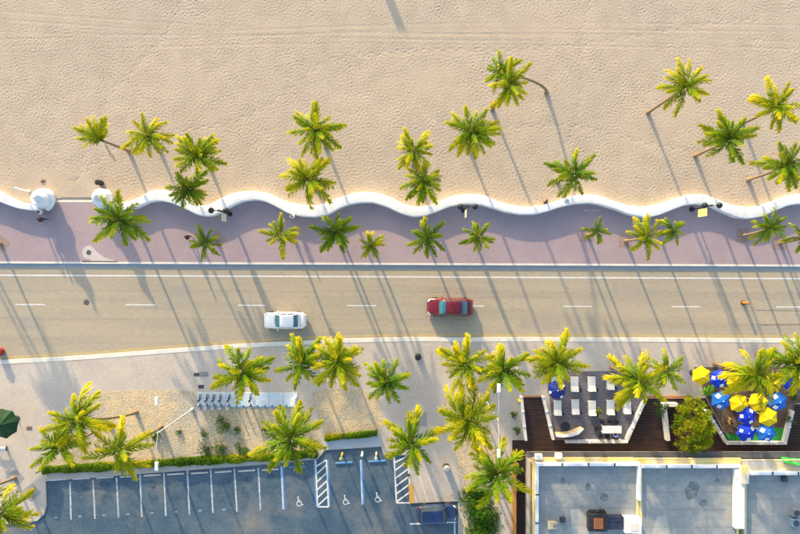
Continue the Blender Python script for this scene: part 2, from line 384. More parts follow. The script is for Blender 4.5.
sheet('beach_sand_beyond', [(-900, 4), (900, 4), (900, 96), (-900, 96)], .06, sand_m, raw=True)

# ------------------------------------------------------------------ wave wall with spiral columns
def ribbon_wall(name, X, U, Lo, parent, org):
    mb = MB(); n = len(X)
    ring = []
    for x, a, b in zip(X, U, Lo):
        A = P(x, a, WALL_H); B = P(x, b, WALL_H)
        A.z = B.z = 0
        d = B - A
        prof = [(0, 0), (0, .9), (.06, .985), (.2, 1.0), (.8, 1.0), (.94, .985), (1, .9), (1, 0)]
        ring.append([A + d * t + Vector((0, 0, z * WALL_H)) - org for t, z in prof])
    for r in ring: mb.v += [tuple(p) for p in r]
    m = 8
    for i in range(n - 1):
        for k in range(m - 1): mb.f.append((i * m + k, i * m + k + 1, (i + 1) * m + k + 1, (i + 1) * m + k)); mb.m.append(0)
    mb.f.append(tuple(range(m))); mb.f.append(tuple((n - 1) * m + k for k in range(m - 1, -1, -1))); mb.m += [0, 0]
    o = mb.obj(name, wall_white, parent, True)
    md = o.modifiers.new('es', 'EDGE_SPLIT'); md.split_angle = R(40)
    return o
def spiral_column(c, r0, hgt, lean, parent, org, turn=1):
    # a coil that tightens as it climbs: core + rising spiral ramp
    mb = MB(); n = 120; turns = 1.75
    core = [(r0 * .94, 0), (r0 * .93, .75)]
    for i in range(1, 9): core.append((r0 * (.9 - .78 * i / 8), .75 + (hgt - 1.0) * (i / 8) ** .8))
    def sk(z): return lean * (z / hgt)
    b = len(mb.v)
    mb.lathe(core, 28)
    mb.v = [(x + c.x - org.x + sk(z).x, y + c.y - org.y + sk(z).y, z) for x, y, z in mb.v]
    pts = []; rad = []
    for i in range(n + 1):
        t = i / n; a = turn * (t * turns * 2 * math.pi) - 1.2
        z = .8 + (hgt - .8) * t ** .85; r = (r0 - .2) * (1 - t) ** .9 + .04
        p = Vector((c.x - org.x + r * math.cos(a), c.y - org.y + r * math.sin(a), z)) + sk(z)
        pts.append(p); rad.append(.33 - .17 * t)
    mb.tube(pts, rad, 10)
    mb.obj('spiral_column', wall_white, parent, True)
def wave_wall(label, X, U, Lo, cpx, r0, hgt, lean, turn):
    org = P(*cpx)
    o = empty('wave_wall', org, label, 'wall', 'white wave walls')
    ribbon_wall('wall', X, U, Lo, o, org)
    spiral_column(P(*cpx), r0, hgt, lean, o, org, turn)
wave_wall('white wavy beach wall, short left piece curling into the bigger spiral column', XL, ul, ll, (46.5, 199.3), 1.22, 3.3, Vector((.75, -.25, 0)), 1)
wave_wall('long white wavy beach wall running to the right from the smaller spiral column', XR, ur, lr, (105, 198), 1.05, 3.2, Vector((.75, -.2, 0)), -1)

# ------------------------------------------------------------------ planting beds and patches on the lower side
def bed(pts, mat=bed_m, z=.135): return sheet('planting_bed', pts, z, mat, .03)
bed([(92, 396), (110, 391.5), (140, 390), (170, 390), (194, 391), (197, 408), (199, 452), (170, 459), (110, 464), (46, 471), (46, 462), (62, 440), (78, 415)])
bed([(201, 408.5), (297, 407.5), (308, 418), (318, 432), (322, 444), (300, 454), (255, 456.5), (204, 459)])
bed([(312, 392), (330, 389), (362, 389), (378, 400), (384, 424), (377, 432), (325, 437)])
bed([(443, 402), (450, 393), (486, 391), (489, 400), (492, 446), (500, 452), (501, 534), (500, 700), (463, 700), (462, 500), (457, 462), (452, 430)], z=.134)
sheet('walkway_ramp', [(323, 441), (381, 436.5), (381, 446), (325, 449.6)], .126, pale_blue.copy() if False else M('pale_ramp', (.46, .48, .50), (.42, .44, .46), 1, .85))
path_m = M('pale_path', (.50, .44, .36), (.44, .40, .34), .6, .9)
sheet('side_path', [(500, 455), (511, 455), (511, 700), (501, 700)], .1275, path_m)
tact = sheet('tactile_ramp', [(408.5, 484), (413.5, 484), (414.5, 503), (409.5, 503)], .1262, M('tactile_yellow', (.55, .32, .07), (.48, .28, .08), 4, .8))
for a in ((417, 471, 427, 502), (425, 470, 436, 500), (432, 478, 437, 496)):
    sheet('pale_walk_streak', [(a[0], a[1]), (a[0] + 1.4, a[1]), (a[2] + 1.6, a[3]), (a[2], a[3])], .1245, M('pale_streak', (.60, .56, .50), (.5, .46, .42), 1.5, .9), parent=walk, kind=None)  # slanted streaks paler than the concrete around them

lot_line = M('worn_lot_paint', (.54, .56, .58), (.28, .32, .36), 2.5, .75, speck=.3, sscale=8)
# parking stall markings
stalls = [((70, 482), (71, 520)), ((93, 480), (95, 519)), ((116.5, 477.5), (118.5, 518)), ((140, 475), (141.8, 517)), ((163.8, 472.5), (165.8, 515.8)), ((187.3, 470.5), (189.4, 514.5)),
          ((210.6, 469.5), (213, 513)), ((234.2, 468.8), (237, 511.8)), ((258.3, 468), (260.5, 510.3)), ((281.3, 466.5), (283.3, 509.5)), ((360.6, 460), (362.3, 504.5))]
def bar(name, a, b, wpx, z, mat, parent):
    a = P(*a); b = P(*b); d = (b - a).normalized(); n = Vector((-d.y, d.x, 0)) * wpx * S / 2
    mb = MB(); mb.add([(*(p.xy), z) for p in (a - n, b - n, b + n, a + n)], [(0, 1, 2, 3)])
    o = mb.obj(name, mat, parent)
    return o
for i, (a, b) in enumerate(stalls):
    bar('stall_line', a, b, 1.5, .002, lot_line if i < 9 else M('blue_white_paint', (.30, .48, .66), (.55, .6, .66), 2.5, .7), lot)
    if i >= 9: bar('stall_line', (a[0] + 1.5, a[1]), (b[0] + 1.5, b[1]), 1.2, .0022, blue_paint, lot)
def hatch(x0, y0, x1, y1, sk, blue, x1b=None):
    if blue:
        bar('hatch_border', (x0 - 1.6, y0), (x0 - 1.6 + sk, y1), 1.2, .002, blue_paint, lot); bar('hatch_border', (x1 + 1.6, y0), (x1 + 1.6 + sk, y1), 1.2, .002, blue_paint, lot)
    bar('hatch_border', (x0, y0), (x0 + sk, y1), 1.5, .003, white_paint, lot); bar('hatch_border', (x1, y0), (x1 + sk, y1), 1.5, .003, white_paint, lot)
    bar('hatch_border', (x0 + sk, y1), (x1 + sk, y1), 1.5, .0036, white_paint, lot)
    n = 6; st = (y1 - y0) / n
    for k in range(n):
        yb = y1 - k * st - 1; t = (yb - y0) / (y1 - y0)
        bar('hatch_bar', (x0 + sk * t, yb), (x1 + sk * max(t - .2, 0), max(yb - st * 1.25, y0)), 1.5, .0032, white_paint, lot)
hatch(315.5, 460, 326.5, 507, 2, True); hatch(394, 456, 408, 503, 2.5, False)
bar('stall_line', (410, 524.2), (456.5, 522.3), 1.5, .003, white_paint, lot); bar('stall_line', (454.6, 523.4), (455.2, 560), 1.3, .0034, white_paint, lot)
for k in range(8):
    a = (24 * k + 56, 521.0 - k * 1.15)
    bar('bay_number', (a[0] - 1.6, a[1] - 3.2), (a[0] + 1.6, a[1] - 3.3), 1.6, .002, M('worn_paint', (.30, .33, .36), (.2, .24, .28), 4, .8), lot)
def wheelchair(px, py):
    mb = MB()
    def st(pts, wd):
        for a, b in zip(pts, pts[1:]):
            a = Vector(a); b = Vector(b); d = (b - a).normalized(); n = Vector((-d.y, d.x)) * wd / 2; a = a - d * wd * .3; b = b + d * wd * .3
            mb.add([(p.x, p.y, .0005 * (len(mb.f) % 5)) for p in (a - n, b - n, b + n, a + n)], [(0, 1, 2, 3)])
    st([(.02 + .33 * math.cos(t), -.22 + .33 * math.sin(t)) for t in np.linspace(R(125), R(355), 14)], .09)
    st([(-.12, .46), (-.06, .02), (.28, .0), (.42, -.40), (.56, -.36)], .11); st([(-.09, .24), (.18, .22)], .08)
    mb.lathe([(.11, .0), (.11, .001)], 12, (-.12, .63, 0))
    o = mb.obj('wheelchair_symbol', white_paint, lot); c = P(px, py); o.location = (c.x, c.y, .003); o.scale = (.82, .82, 1)
wheelchair(299, 502); wheelchair(345.5, 500.5); wheelchair(377.5, 498)

oil = M('oil_stain', (.046, .080, .114), (.085, .122, .154), 1.2, .8, speck=.3, sscale=5)
for k in range(9):
    rr = random.Random(k + 40)
    for q in range(2):
        cx_ = 83 + k * 23.6 + rr.uniform(-3, 3); cy_ = (487 if q == 0 else 502) - k * 1.1 + rr.uniform(-2, 2); n_ = 36; p1, p2 = rr.random() * 6, rr.random() * 6; rx = rr.uniform(4, 6.5); ry = rr.uniform(3, 5) if q == 0 else rr.uniform(5, 8)
        sheet('oil_stain', [(cx_ + rx * (1 + .16 * math.sin(2 * t + p1) + .1 * math.sin(3 * t + p2)) * math.cos(t), cy_ + ry * (1 + .16 * math.sin(2 * t + p1) + .1 * math.sin(5 * t + p2)) * math.sin(t)) for t in np.linspace(0, 2 * math.pi, n_, endpoint=False)], -.0005 + .0002 * q, oil, parent=lot, kind=None)
# wheel stops
ws = MB(); ws.add([(x, y, z) for x in (-.92, .92) for y, z in ((-.09, 0), (-.09, .09), (-.05, .13), (.05, .13), (.09, .09), (.09, 0))],
                  [(0, 1, 2, 3, 4, 5), (11, 10, 9, 8, 7, 6)] + [(k, k + 6, (k + 1) % 6 + 6, (k + 1) % 6) for k in range(6)])
wsm = ws.mesh('wheel_stop', M('stop_concrete', (.55, .54, .52), (.45, .44, .43), 3, .8)); wsb = wsm.copy(); wsb.materials.clear(); wsb.materials.append(blue_paint)
def wheel_stop(px, py, blue, label):
    o = bpy.data.objects.new('wheel_stop', wsb if blue else wsm); col.objects.link(o); c = P(px, py); o.location = (c.x, c.y, 0); o.rotation_euler.z = R(3.5)
    tag(o, label, 'wheel stop', 'blue wheel stops' if blue else 'pale concrete wheel stops')
for k in range(10):
    wheel_stop(58 + k * 23.6, 479.6 - k * 1.12, False, f'pale concrete wheel stop, {ORD[k]} from the left in the parking row' if k < 9 else 'pale concrete wheel stop nearest the blue ones in the parking row')
wheel_stop(298, 466.4, True, 'blue wheel stop left of the hatched blue and white strip')
wheel_stop(344, 462.8, True, 'blue wheel stop right of the hatched blue and white strip')
wheel_stop(377, 461.2, True, 'blue wheel stop nearest the white hatched strip by the walkway')

# tree pits on the promenade
pit_m = M('pit_soil', (.27, .19, .16), (.34, .25, .22), 3, .95)
pitb = MB(); pitb.add([(-.75, -.75, 0), (.75, -.75, 0), (.75, .75, 0), (-.75, .75, 0)], [(0, 1, 2, 3)]); pitm = pitb.mesh('tree_pit', pit_m)
gratem = M('pit_grate', (.24, .25, .24), (.3, .3, .29), 6, .8); pitg = pitm.copy(); pitg.materials.clear(); pitg.materials.append(gratem)
def pit(px, py, z, parent, rz=0, me=None):
    o = bpy.data.objects.new('tree_pit', me or pitm); col.objects.link(o); c = P(px, py); o.location = (c.x, c.y, z); o.rotation_euler.z = rz; o.parent = parent

# ------------------------------------------------------------------ palms
def frond_mesh(name, mat, droop, seed, L=1.0, nl=31):
    rr = random.Random(seed); mb = MB(); tt = []
    n = 10; pts = []; p = Vector((0, 0, 0)); ang = 0
    for i in range(n + 1):
        pts.append(p.copy()); ang = -droop * (i / n) ** 1.3
        p = p + Vector((math.cos(ang), 0, math.sin(ang))) * (L / n)
    def at(t):
        i = min(int(t * n), n - 1); f = t * n - i; return pts[i].lerp(pts[i + 1], f), (pts[i + 1] - pts[i]).normalized()
    b = len(mb.v)
    mb.tube([pts[i] for i in range(0, n + 1, 2)], [.014, .012, .010, .008, .006, .003], 4, caps=False)
    tt += [.3] * (len(mb.v) - b)
    for side in (-1, 1):
        for k in range(nl):
            t = .10 + .895 * (k + .5 * (side > 0)) / nl
            if t > .995: t = .995
            o, d = at(t)
            sidev = Vector((0, side, 0)); up = sidev.cross(d) * (1 if side > 0 else -1)
            up = Vector((-d.z, 0, d.x))
            ln = .29 * (math.sin(math.pi * (.14 + .78 * t)) ** .7) * rr.uniform(.6, 1.2)
            if rr.random() < .07: continue
            sw = R(58 - 34 * t + rr.uniform(-13, 13)); dr = R(rr.uniform(8, 62))
            v = (d * math.cos(sw) + (sidev * math.cos(dr) - up * math.sin(dr)) * math.sin(sw)).normalized()
            v2 = (v - Vector((0, 0, .6 + .5 * rr.random()))).normalized()
            wv = v.cross(up).normalized() if abs(v.dot(up)) < .99 else d
            wd = .0165 * rr.uniform(.8, 1.15)
            q0 = o; q1 = o + v * ln * .55; q2 = q1 + v2 * ln * .45
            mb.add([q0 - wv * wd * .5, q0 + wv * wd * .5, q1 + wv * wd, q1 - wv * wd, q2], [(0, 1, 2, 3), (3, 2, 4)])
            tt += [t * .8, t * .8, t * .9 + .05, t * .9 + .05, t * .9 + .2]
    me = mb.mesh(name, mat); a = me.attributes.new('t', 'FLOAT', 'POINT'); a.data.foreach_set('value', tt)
    return me
FR = {}
for key, mat in (('n', palm_leaf), ('y', palm_leaf_y), ('g', palm_leaf_g)):
    FR[key] = [frond_mesh('frond', mat, dr, i + 3) for i, dr in enumerate((.55, .8, 1.1, 1.35))]
DRY = frond_mesh('frond', dry_m, 1.2, 77, nl=16)
def palm(cx, cy, bx, by, h, rpx, key, label, group, n=17, dead=0, sector=None, z0=.15, name='palm_tree', pit_=None):
    rr = random.Random(int(cx * 31 + cy * 17))
    base = P(bx, by); base.z = z0 - .03; top = P(cx, cy, h)
    root = empty(name, base, label, 'palm', group)
    d = top - base
    pts = []; rad = []
    lean = d.xy.length
    for i in range(9):
        t = i / 8
        q = Vector((d.x * (t ** 1.45 if i < 8 else 1), d.y * (t ** 1.45), d.z * (1 - (1 - t) ** 1.12)))
        pts.append(q); rad.append((.21 if t < .06 else .155 - .05 * t) * (1.25 if i == 0 else 1) * (1.0 if h > 5.5 else .9))
    tr = MB(); tr.tube(pts, rad, 9); tr.obj('trunk', trunk_m, root, True)
    axis = (pts[-1] - pts[-2]).normalized()
    r = rpx * S * (1 - h / H) * 1.16
    q0 = Vector((0, 0, 1)).rotation_difference((axis + Vector((0, 0, 1.6))).normalized())
    n = int(n * rr.uniform(1.2, 1.65)); lift = rr.uniform(-9, 9); wind = (rr.uniform(0, 6.28), rr.uniform(.0, .3)); dbias = rr.uniform(-.5, .6)
    ga = 2.39996; a0 = rr.random() * 6.28
    for k in range(n):
        u = k / (n - 1)
        az = a0 + k * ga + rr.uniform(-.4, .4)
        if sector: az = sector[0] + (sector[1] - sector[0]) * ((k * .618) % 1)
        az += wind[1] * math.sin(wind[0] - az) * (1 if not sector else 0)
        pitch = R(66 + lift - 80 * u ** .85 + rr.uniform(-11, 11))
        me = FR[key][min(3, max(0, int(rr.uniform(0, 2.2) + dbias + (1 if u > .35 else 0) + (.4 if u > .75 else 0))))]
        o = bpy.data.objects.new('frond', me); col.objects.link(o); o.parent = root
        m = q0.to_matrix() @ Matrix.Rotation(az, 3, 'Z') @ Matrix.Rotation(-pitch, 3, 'Y') @ Matrix.Rotation(R(rr.uniform(-25, 25)), 3, 'X')
        sc_ = r * rr.uniform(.74, 1.16) * (1.02 if u > .2 else .85)
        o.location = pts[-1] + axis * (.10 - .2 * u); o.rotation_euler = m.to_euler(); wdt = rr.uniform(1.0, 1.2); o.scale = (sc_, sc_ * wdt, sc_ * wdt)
    if rr.random() < .45 and h > 6: dead = max(dead, 1)
    for k in range(dead):
        o = bpy.data.objects.new('frond', DRY); col.objects.link(o); o.parent = root
        az = rr.random() * 6.28 if not sector else R(-75)
        m = Matrix.Rotation(az, 3, 'Z') @ Matrix.Rotation(R(20), 3, 'Y')
        o.location = pts[-1] - axis * .25; o.rotation_euler = m.to_euler(); o.scale = (r * .95, r * .55, r * .7); o['label'] = 'dry brown frond hanging down'
    return root
GB = 'palms on the sand'; GP = 'short palms in the promenade row'; GS = 'palms on the lower sidewalk'; GL = 'palms by the parking lot'
palm(103, 141, 130, 151.5, 7.2, 25, 'y', 'sparse half-bare palm on sand above the wall gap with a hanging dry frond', GB, n=8, dead=1, sector=(R(70), R(190)))
palm(148, 136, 159, 147, 7.5, 22, 'y', 'round yellow-green palm on sand just right of the sparse half-bare palm', GB)
palm(198, 157, 209, 164, 6.8, 22, 'n', 'palm on sand above the wall-hugging palm at the left', GB)
palm(188, 189, 197, 193, 5.2, 20, 'g', 'palm overhanging the white wall at the left, lower of a pair', GB, dead=1)
palm(316, 131, 326, 147, 7.8, 23, 'n', 'upper palm of the pair on sand left of centre', GB)
palm(308, 180, 318, 190, 7.2, 25, 'y', 'lower palm of the pair on sand left of centre, fronds over the wall', GB, n=19)
palm(414, 152, 413, 165, 7.2, 20, 'y', 'upper yellowish palm of two touching palms on sand near centre', GB)
palm(424, 181, 422, 191, 6.8, 20, 'n', 'lower palm of two touching palms on sand near centre', GB)
palm(472, 132, 468, 147, 7.8, 24, 'n', 'palm on sand between the touching pair and the crossed pair', GB, n=19)
palm(510, 85, 492, 110, 8.6, 22, 'y', 'front palm of the crossed pair, curved trunk leaning to the right', GB, n=15)
palm(503, 73, 546, 93, 8.2, 20, 'g', 'back palm of the crossed pair, trunk leaning far to the left', GB, n=13)
palm(573, 174, 557, 182, 6.6, 23, 'g', 'wide-fronded palm on sand beside the seated person at the wall', GB, n=13)
palm(685, 87, 647, 113, 9.0, 22, 'y', 'topmost palm of the right-hand group, long bare leaning trunk', GB, n=15, dead=1)
palm(729, 139, 694, 156, 8.6, 24, 'n', 'left middle palm of the right-hand group with curved tan trunk', GB)
palm(776, 107, 741, 124, 8.8, 23, 'y', 'palm second from the top of the right-hand group near the frame edge', GB, n=16)
palm(786, 165, 747, 180, 8.4, 24, 'n', 'lowest palm of the right-hand group, nearest the wall', GB, n=16)
palm(-118, 108, -78, 128, 8.6, 23, 'n', 'palm on sand just past the left edge of the picture, upper one', GB)
palm(-85, 150, -55, 165, 7.6, 22, 'n', 'palm on sand just past the left edge of the picture, lower one', GB)
prom_p = [(119, 220, 137, 223, 5.6, 27, 'g', 'large dark green palm covering the wall start by the smaller spiral column', 15),
 (206, 243, 217.5, 240, 4.6, 16, 'g', 'small palm on promenade beside the black-clothed person', 12),
 (281, 235, 294, 237, 4.7, 18, 'y', 'yellowest small palm on the promenade above the white car', 12),
 (336, 232, 341, 234.5, 5.2, 21, 'g', 'biggest dark green palm of the promenade row left of centre', 14),
 (371, 245, 373, 246, 4.4, 14.5, 'y', 'smallest palm of the promenade row, close to the kerb', 12),
 (428, 238, 426.5, 240.5, 4.7, 18, 'g', 'small palm on promenade just above and left of the red car', 13),
 (479, 237, 474, 239, 4.6, 16, 'n', 'small round palm on promenade above and right of the red car', 13),
 (598, 232, 587, 235, 4.4, 14, 'g', 'small sparse palm on promenade below the wide-fronded beach palm', 9),
 (645, 238, 625, 241, 5.0, 20, 'y', 'left palm of the touching pair on the right part of the promenade', 12),
 (673, 229, 657, 232, 4.8, 15, 'n', 'right palm of the touching pair on the right part of the promenade', 11),
 (769, 228, 742, 235.5, 5.2, 16, 'g', 'leaning palm on promenade with long bare trunk right of the banner lamp', 12),
 (805, 237, 779, 243, 5.2, 18, 'n', 'palm at the right frame edge of the promenade, crown partly cut off', 12),
 (-22, 243, 2, 244, 5.2, 17, 'n', 'palm at the left frame edge of the promenade, only its foot in view', 12)]
for cx, cy, bx, by, h, r, k, lab, n in prom_p:
    palm(cx, cy, bx, by, h, r, k, lab, GP, n=n, z0=.16); (pit(bx, by, .164, prom, R(45 if bx in (217.5, 2) else 0)) if bx in (2, 217.5, 625, 742, 779, 587) else None)
low = [(243, 373, 258, 362, 7.2, 27, 'n', 'palm above the bicycle rack on the lower sidewalk', 17),
 (302, 364, 312, 354, 7.0, 24, 'n', 'left palm of the overlapping pair below the white car', 16),
 (338, 360, 345, 350, 7.4, 27, 'y', 'right taller palm of the overlapping pair below the white car', 18),
 (386, 383, 388.5, 370, 7.2, 22, 'g', 'palm standing alone between the white car pair and the blue-shaded walk', 15),
 (466, 363, 457.5, 351, 7.6, 25, 'y', 'left palm of the overlapping pair below the red car', 15),
 (503, 371, 491, 358.5, 7.8, 25, 'n', 'right palm of the overlapping pair below the red car', 17),
 (557, 362, 540, 351, 7.6, 26, 'y', 'palm shading the navy parasol and the first sun loungers', 17),
 (638, 380, 611, 367, 7.2, 27, 'y', 'broad palm over the end of the sun lounger rows', 16),
 (665, 372, 640, 361.5, 6.6, 20, 'n', 'smaller palm touching the broad palm by the sun loungers', 13),
 (756, 375, 714, 363.5, 7.4, 28, 'y', 'large palm leaning over the yellow and blue parasols', 17),
 (795, 364, 757, 354, 7.4, 26, 'n', 'palm at the right frame edge above the parasols', 15)]
for cx, cy, bx, by, h, r, k, lab, n in low: palm(cx, cy, bx, by, h, r, k, lab, GS, n=n, z0=.12, dead=1 if bx == 714 else 0)
lotp = [(290, 438, 303, 418, 7.8, 30, 'n', 'palm at the hedge end beside the parking row', 17),
 (413, 443, 411.5, 425, 7.2, 27, 'n', 'palm on the walk beside the white hatched strip', 14),
 (468, 420, 459.5, 403, 7.6, 31, 'y', 'large yellow palm in the planter left of the ramp', 17),
 (497, 474, 484, 449, 8.6, 29, 'n', 'palm over the ground cover strip left of the building', 16),
 (80, 419, 137, 412, 8.6, 30, 'y', 'upper palm of the left cluster, trunk leaning far left', 15),
 (60, 446, 111, 424.5, 8.2, 25, 'n', 'lowest-left palm of the left cluster beside the parking lot', 14),
 (121, 450, 162, 426.5, 8.2, 27, 'y', 'right palm of the left cluster in front of the street light', 13),
 (1, 514, 32, 492, 8.0, 28, 'y', 'palm in the bottom left corner, fronds cut by the frame', 14),
 (-28, 489, 15.5, 477.5, 8.0, 24, 'n', 'palm left of the frame near the bottom corner, trunk foot in view', 13)]
for cx, cy, bx, by, h, r, k, lab, n in lotp: palm(cx, cy, bx, by, h, r, k, lab, GL, n=n, z0=.12)
for bx, by in ((32, 492), (15.5, 477.5), (388.5, 370), (411.5, 425), (420, 419)): pit(bx, by, .1285, walk, R(40) if bx < 40 else 0, pitg)

# ------------------------------------------------------------------ leafy plants
def leaves(n, sampler, size, name, mat, parent, seed=1, kind=None):
    g = np.random.default_rng(seed); c, tval = sampler(g, n)
    a = g.normal(size=(n, 3)); a /= np.linalg.norm(a, axis=1)[:, None]; b = g.normal(size=(n, 3)); b = np.cross(a, b); b /= np.linalg.norm(b, axis=1)[:, None]
    s_ = size * g.uniform(.6, 1.3, n)[:, None]
    v = np.stack([c - a * s_, c + b * s_ * .45, c + a * s_, c - b * s_ * .45], 1).reshape(-1, 3)
    f = np.arange(4 * n).reshape(-1, 4)
    me = bpy.data.meshes.new(name); me.from_pydata(v.tolist(), [], f.tolist()); me.materials.append(mat)
    at = me.attributes.new('t', 'FLOAT', 'POINT'); at.data.foreach_set('value', np.repeat(tval, 4))
    o = bpy.data.objects.new(name, me); col.objects.link(o)
    if parent: o.parent = parent
    if kind: o['kind'] = kind
    return o
def clumps(cl, rad, t_of=None):
    cl = np.array(cl); rad = np.array(rad)
    def f(g, n):
        i = g.integers(0, len(cl), n); d = g.normal(size=(n, 3)); d /= np.linalg.norm(d, axis=1)[:, None]
        r = g.uniform(.35, 1, n) ** .6
        tv = g.uniform(.1, .6, len(cl))[i] + g.uniform(-.15, .25, n)
        return cl[i] + d * (r * rad[i])[:, None], tv
    return f
def shrub(px, py, r, h, label, n=500, mat=shrub_leaf, size=.09, seed=0, z0=.13, group='low shrubs'):
    rr = random.Random(seed + int(px)); root = empty('shrub', P(px, py) + Vector((0, 0, z0)), label, 'shrub', group)
    cl = [(rr.gauss(0, r * .45), rr.gauss(0, r * .45), h * rr.uniform(.35, .8)) for _ in range(9)]
    st = MB()
    for c in cl[:6]: st.tube([(0, 0, 0), (c[0] * .5, c[1] * .5, c[2] * .6), c], [.025, .018, .008], 5)
    st.obj('stem', trunk_m, root); leaves(n, clumps(cl, [r * rr.uniform(.3, .5) for _ in cl]), size, 'foliage', mat, root, seed + int(px))
shrub(224, 422, 1.1, .9, 'grey-green bush in the sand bed below the bicycle rack', 700)
shrub(157, 436, .7, .6, 'small dark bush under the street light pole', 350)
shrub(237, 428, .5, .5, 'tiny bush just right of the grey-green bush', 200)
shrub(207, 450, 1.0, .5, 'low dark shrub beside the hedge, left of three', 450); shrub(222, 447, 1.1, .6, 'low dark shrub beside the hedge, middle of three', 550); shrub(243, 449, 1.0, .5, 'low dark shrub beside the hedge, right of three', 450)
shrub(266, 428, .6, .5, 'low dark shrub left of the palm at the hedge end', 260); shrub(205, 433, .5, .4, 'scrubby tuft at the left rim of the middle sand bed', 160)
shrub(180, 432, .4, .3, 'scrubby tuft right of the street light pole', 140)
bright = leaf_mat('bright_shrub_leaf', (.05, .30, .03), (.02, .14, .02), (.3, .5, .05), 0)
shrub(703, 391, .9, 1.1, 'bright green bush under the leftmost yellow parasol', 600, bright); shrub(659, 408, .8, 1.2, 'dark green bush left of the white planter frame', 500, shrub_leaf)
shrub(597, 411, .45, 1.0, 'narrow yellow-green potted plant between the lower sun loungers', 300, tree_leaf, .07); shrub(787, 418, .6, .9, 'dark plant along the right patio wall', 350)
shrub(791, 396, .5, .8, 'dark plant at the top of the right patio wall', 300)
shrub(516, 428, .5, .5, 'scrubby plant at the foot of the left ramp wall, lower one', 260); shrub(514, 415, .45, .45, 'scrubby plant at the foot of the left ramp wall, upper one', 200)
# the leafy tree between the patios
troot = empty('leafy_tree', P(682, 418) + Vector((0, 0, .14)), 'bushy yellow-green tree growing out of the dark boardwalk between the patios', 'tree')
tm = MB(); tm.tube([(0, 0, 0), (.05, 0, .9), (.1, -.1, 1.8)], [.16, .13, .1], 9)
rr = random.Random(5); bl = MB(); tv = []
for k in range(150):
    a = rr.uniform(0, 6.28); u = rr.random() ** .55; x = .1 + u * 1.95 * math.cos(a); y = -.45 + u * 3.1 * math.sin(a); z = 1.9 + 2.5 * (1 - u * u) * rr.uniform(.45, 1) + rr.uniform(-.3, .3)
    c = Vector((x, y, z)); ax = Vector((x * .5, (y + .4) * .35, 1.0)).normalized(); tb = rr.uniform(0, .55)
    if k < 26: tm.tube([(.1, -.1, 1.6), (x * .5, y * .5, 1.6 + (z - 1.6) * .6), (x, y, z)], [.06, .045, .02], 5)
    L_ = rr.uniform(.38, .68)
    for q in range(46):
        d = (Vector((rr.gauss(0, 1), rr.gauss(0, 1), rr.gauss(0, 1))).normalized() + ax * .75).normalized(); sd_ = d.cross(Vector((rr.gauss(0, 1), rr.gauss(0, 1), rr.gauss(0, 1)))).normalized() * rr.uniform(.025, .045)
        e_ = c + d * L_ * rr.uniform(.65, 1.1) - Vector((0, 0, .12 * rr.random())); m0 = c + d * L_ * .45
        bl.add([c, m0 + sd_, e_, m0 - sd_], [(0, 1, 2, 3)]); tv += [tb, tb + .15, tb + .45, tb + .15]
tm.obj('trunk', trunk_m, troot, True); cme = bl.mesh('crown', tree_leaf); cme.attributes.new('t', 'FLOAT', 'POINT').data.foreach_set('value', tv)
co_ = bpy.data.objects.new('crown', cme); col.objects.link(co_); co_.parent = troot
# hedges
def hedge(pts, wd, h, label, n, seed):
    o0 = P(*pts[0]); root = empty('hedge', o0 + Vector((0, 0, .13)), label, 'hedge', 'hedges along the parking lot')
    W = [P(*p) - o0 for p in pts]
    seg = [(W[i + 1] - W[i]).length for i in range(len(W) - 1)]; cum = np.concatenate([[0], np.cumsum(seg)])
    wx = np.array([p.x for p in W]); wy = np.array([p.y for p in W])
    core = MB()
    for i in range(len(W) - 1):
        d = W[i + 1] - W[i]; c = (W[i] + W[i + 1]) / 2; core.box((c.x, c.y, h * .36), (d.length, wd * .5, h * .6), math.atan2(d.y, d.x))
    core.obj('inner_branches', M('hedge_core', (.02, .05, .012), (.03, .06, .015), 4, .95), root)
    def f(g, m):
        s_ = g.uniform(0, cum[-1], m); x = np.interp(s_, cum, wx); y = np.interp(s_, cum, wy)
        u = g.uniform(-1, 1, m); lump = .88 + .2 * np.sin(s_ * 1.3 + seed) * np.sin(s_ * .77) + .08 * np.sin(s_ * 4.3) * np.sin(s_ * 1.3 + 1)
        z = h * lump * (1 - .35 * u ** 4) * g.uniform(.25, 1.0, m) ** .5
        tv = .25 + .35 * np.sin(s_ * .5 + seed) + .25 * np.clip(u, -1, 1) + g.uniform(-.15, .15, m)  # sunlit flank painted into the leaf colour: yellower towards the sun, greener away
        return np.stack([x, y + u * wd * .5 * lump, z], 1), tv
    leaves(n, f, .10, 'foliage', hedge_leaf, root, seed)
hedge([(45, 469), (90, 466.5), (140, 463.5), (200, 459.5), (276, 456), (318, 452)], 1.0, .55, 'long low green hedge between the sand beds and the parking stalls', 30000, 3)
hedge([(325, 437), (350, 435), (377, 432)], .8, .55, 'short yellow-green hedge at the walkway beside the sand bed', 7000, 8)
gc_leaf = leaf_mat('ground_cover_leaf', (.06, .20, .015), (.015, .085, .012), (.34, .36, .03), 0)
def gc(g, n):
    x = g.normal(0, 1, n); px = 480 + x * 7.5; py = g.uniform(488, 620, n); px = px + 4 * np.sin(py / 9)
    p = np.stack([(px - 400) * S, (267 - py) * S, .15 + g.random(n) * (.75 + .3 * np.sin(py / 5)) * np.exp(-x * x / 2)], 1); return p, .25 + g.uniform(-.25, .35, n)
tag(leaves(13000, gc, .13, 'ground_cover', gc_leaf, None, 21), 'green creeping ground cover beside the building path', 'plants', kind='stuff')

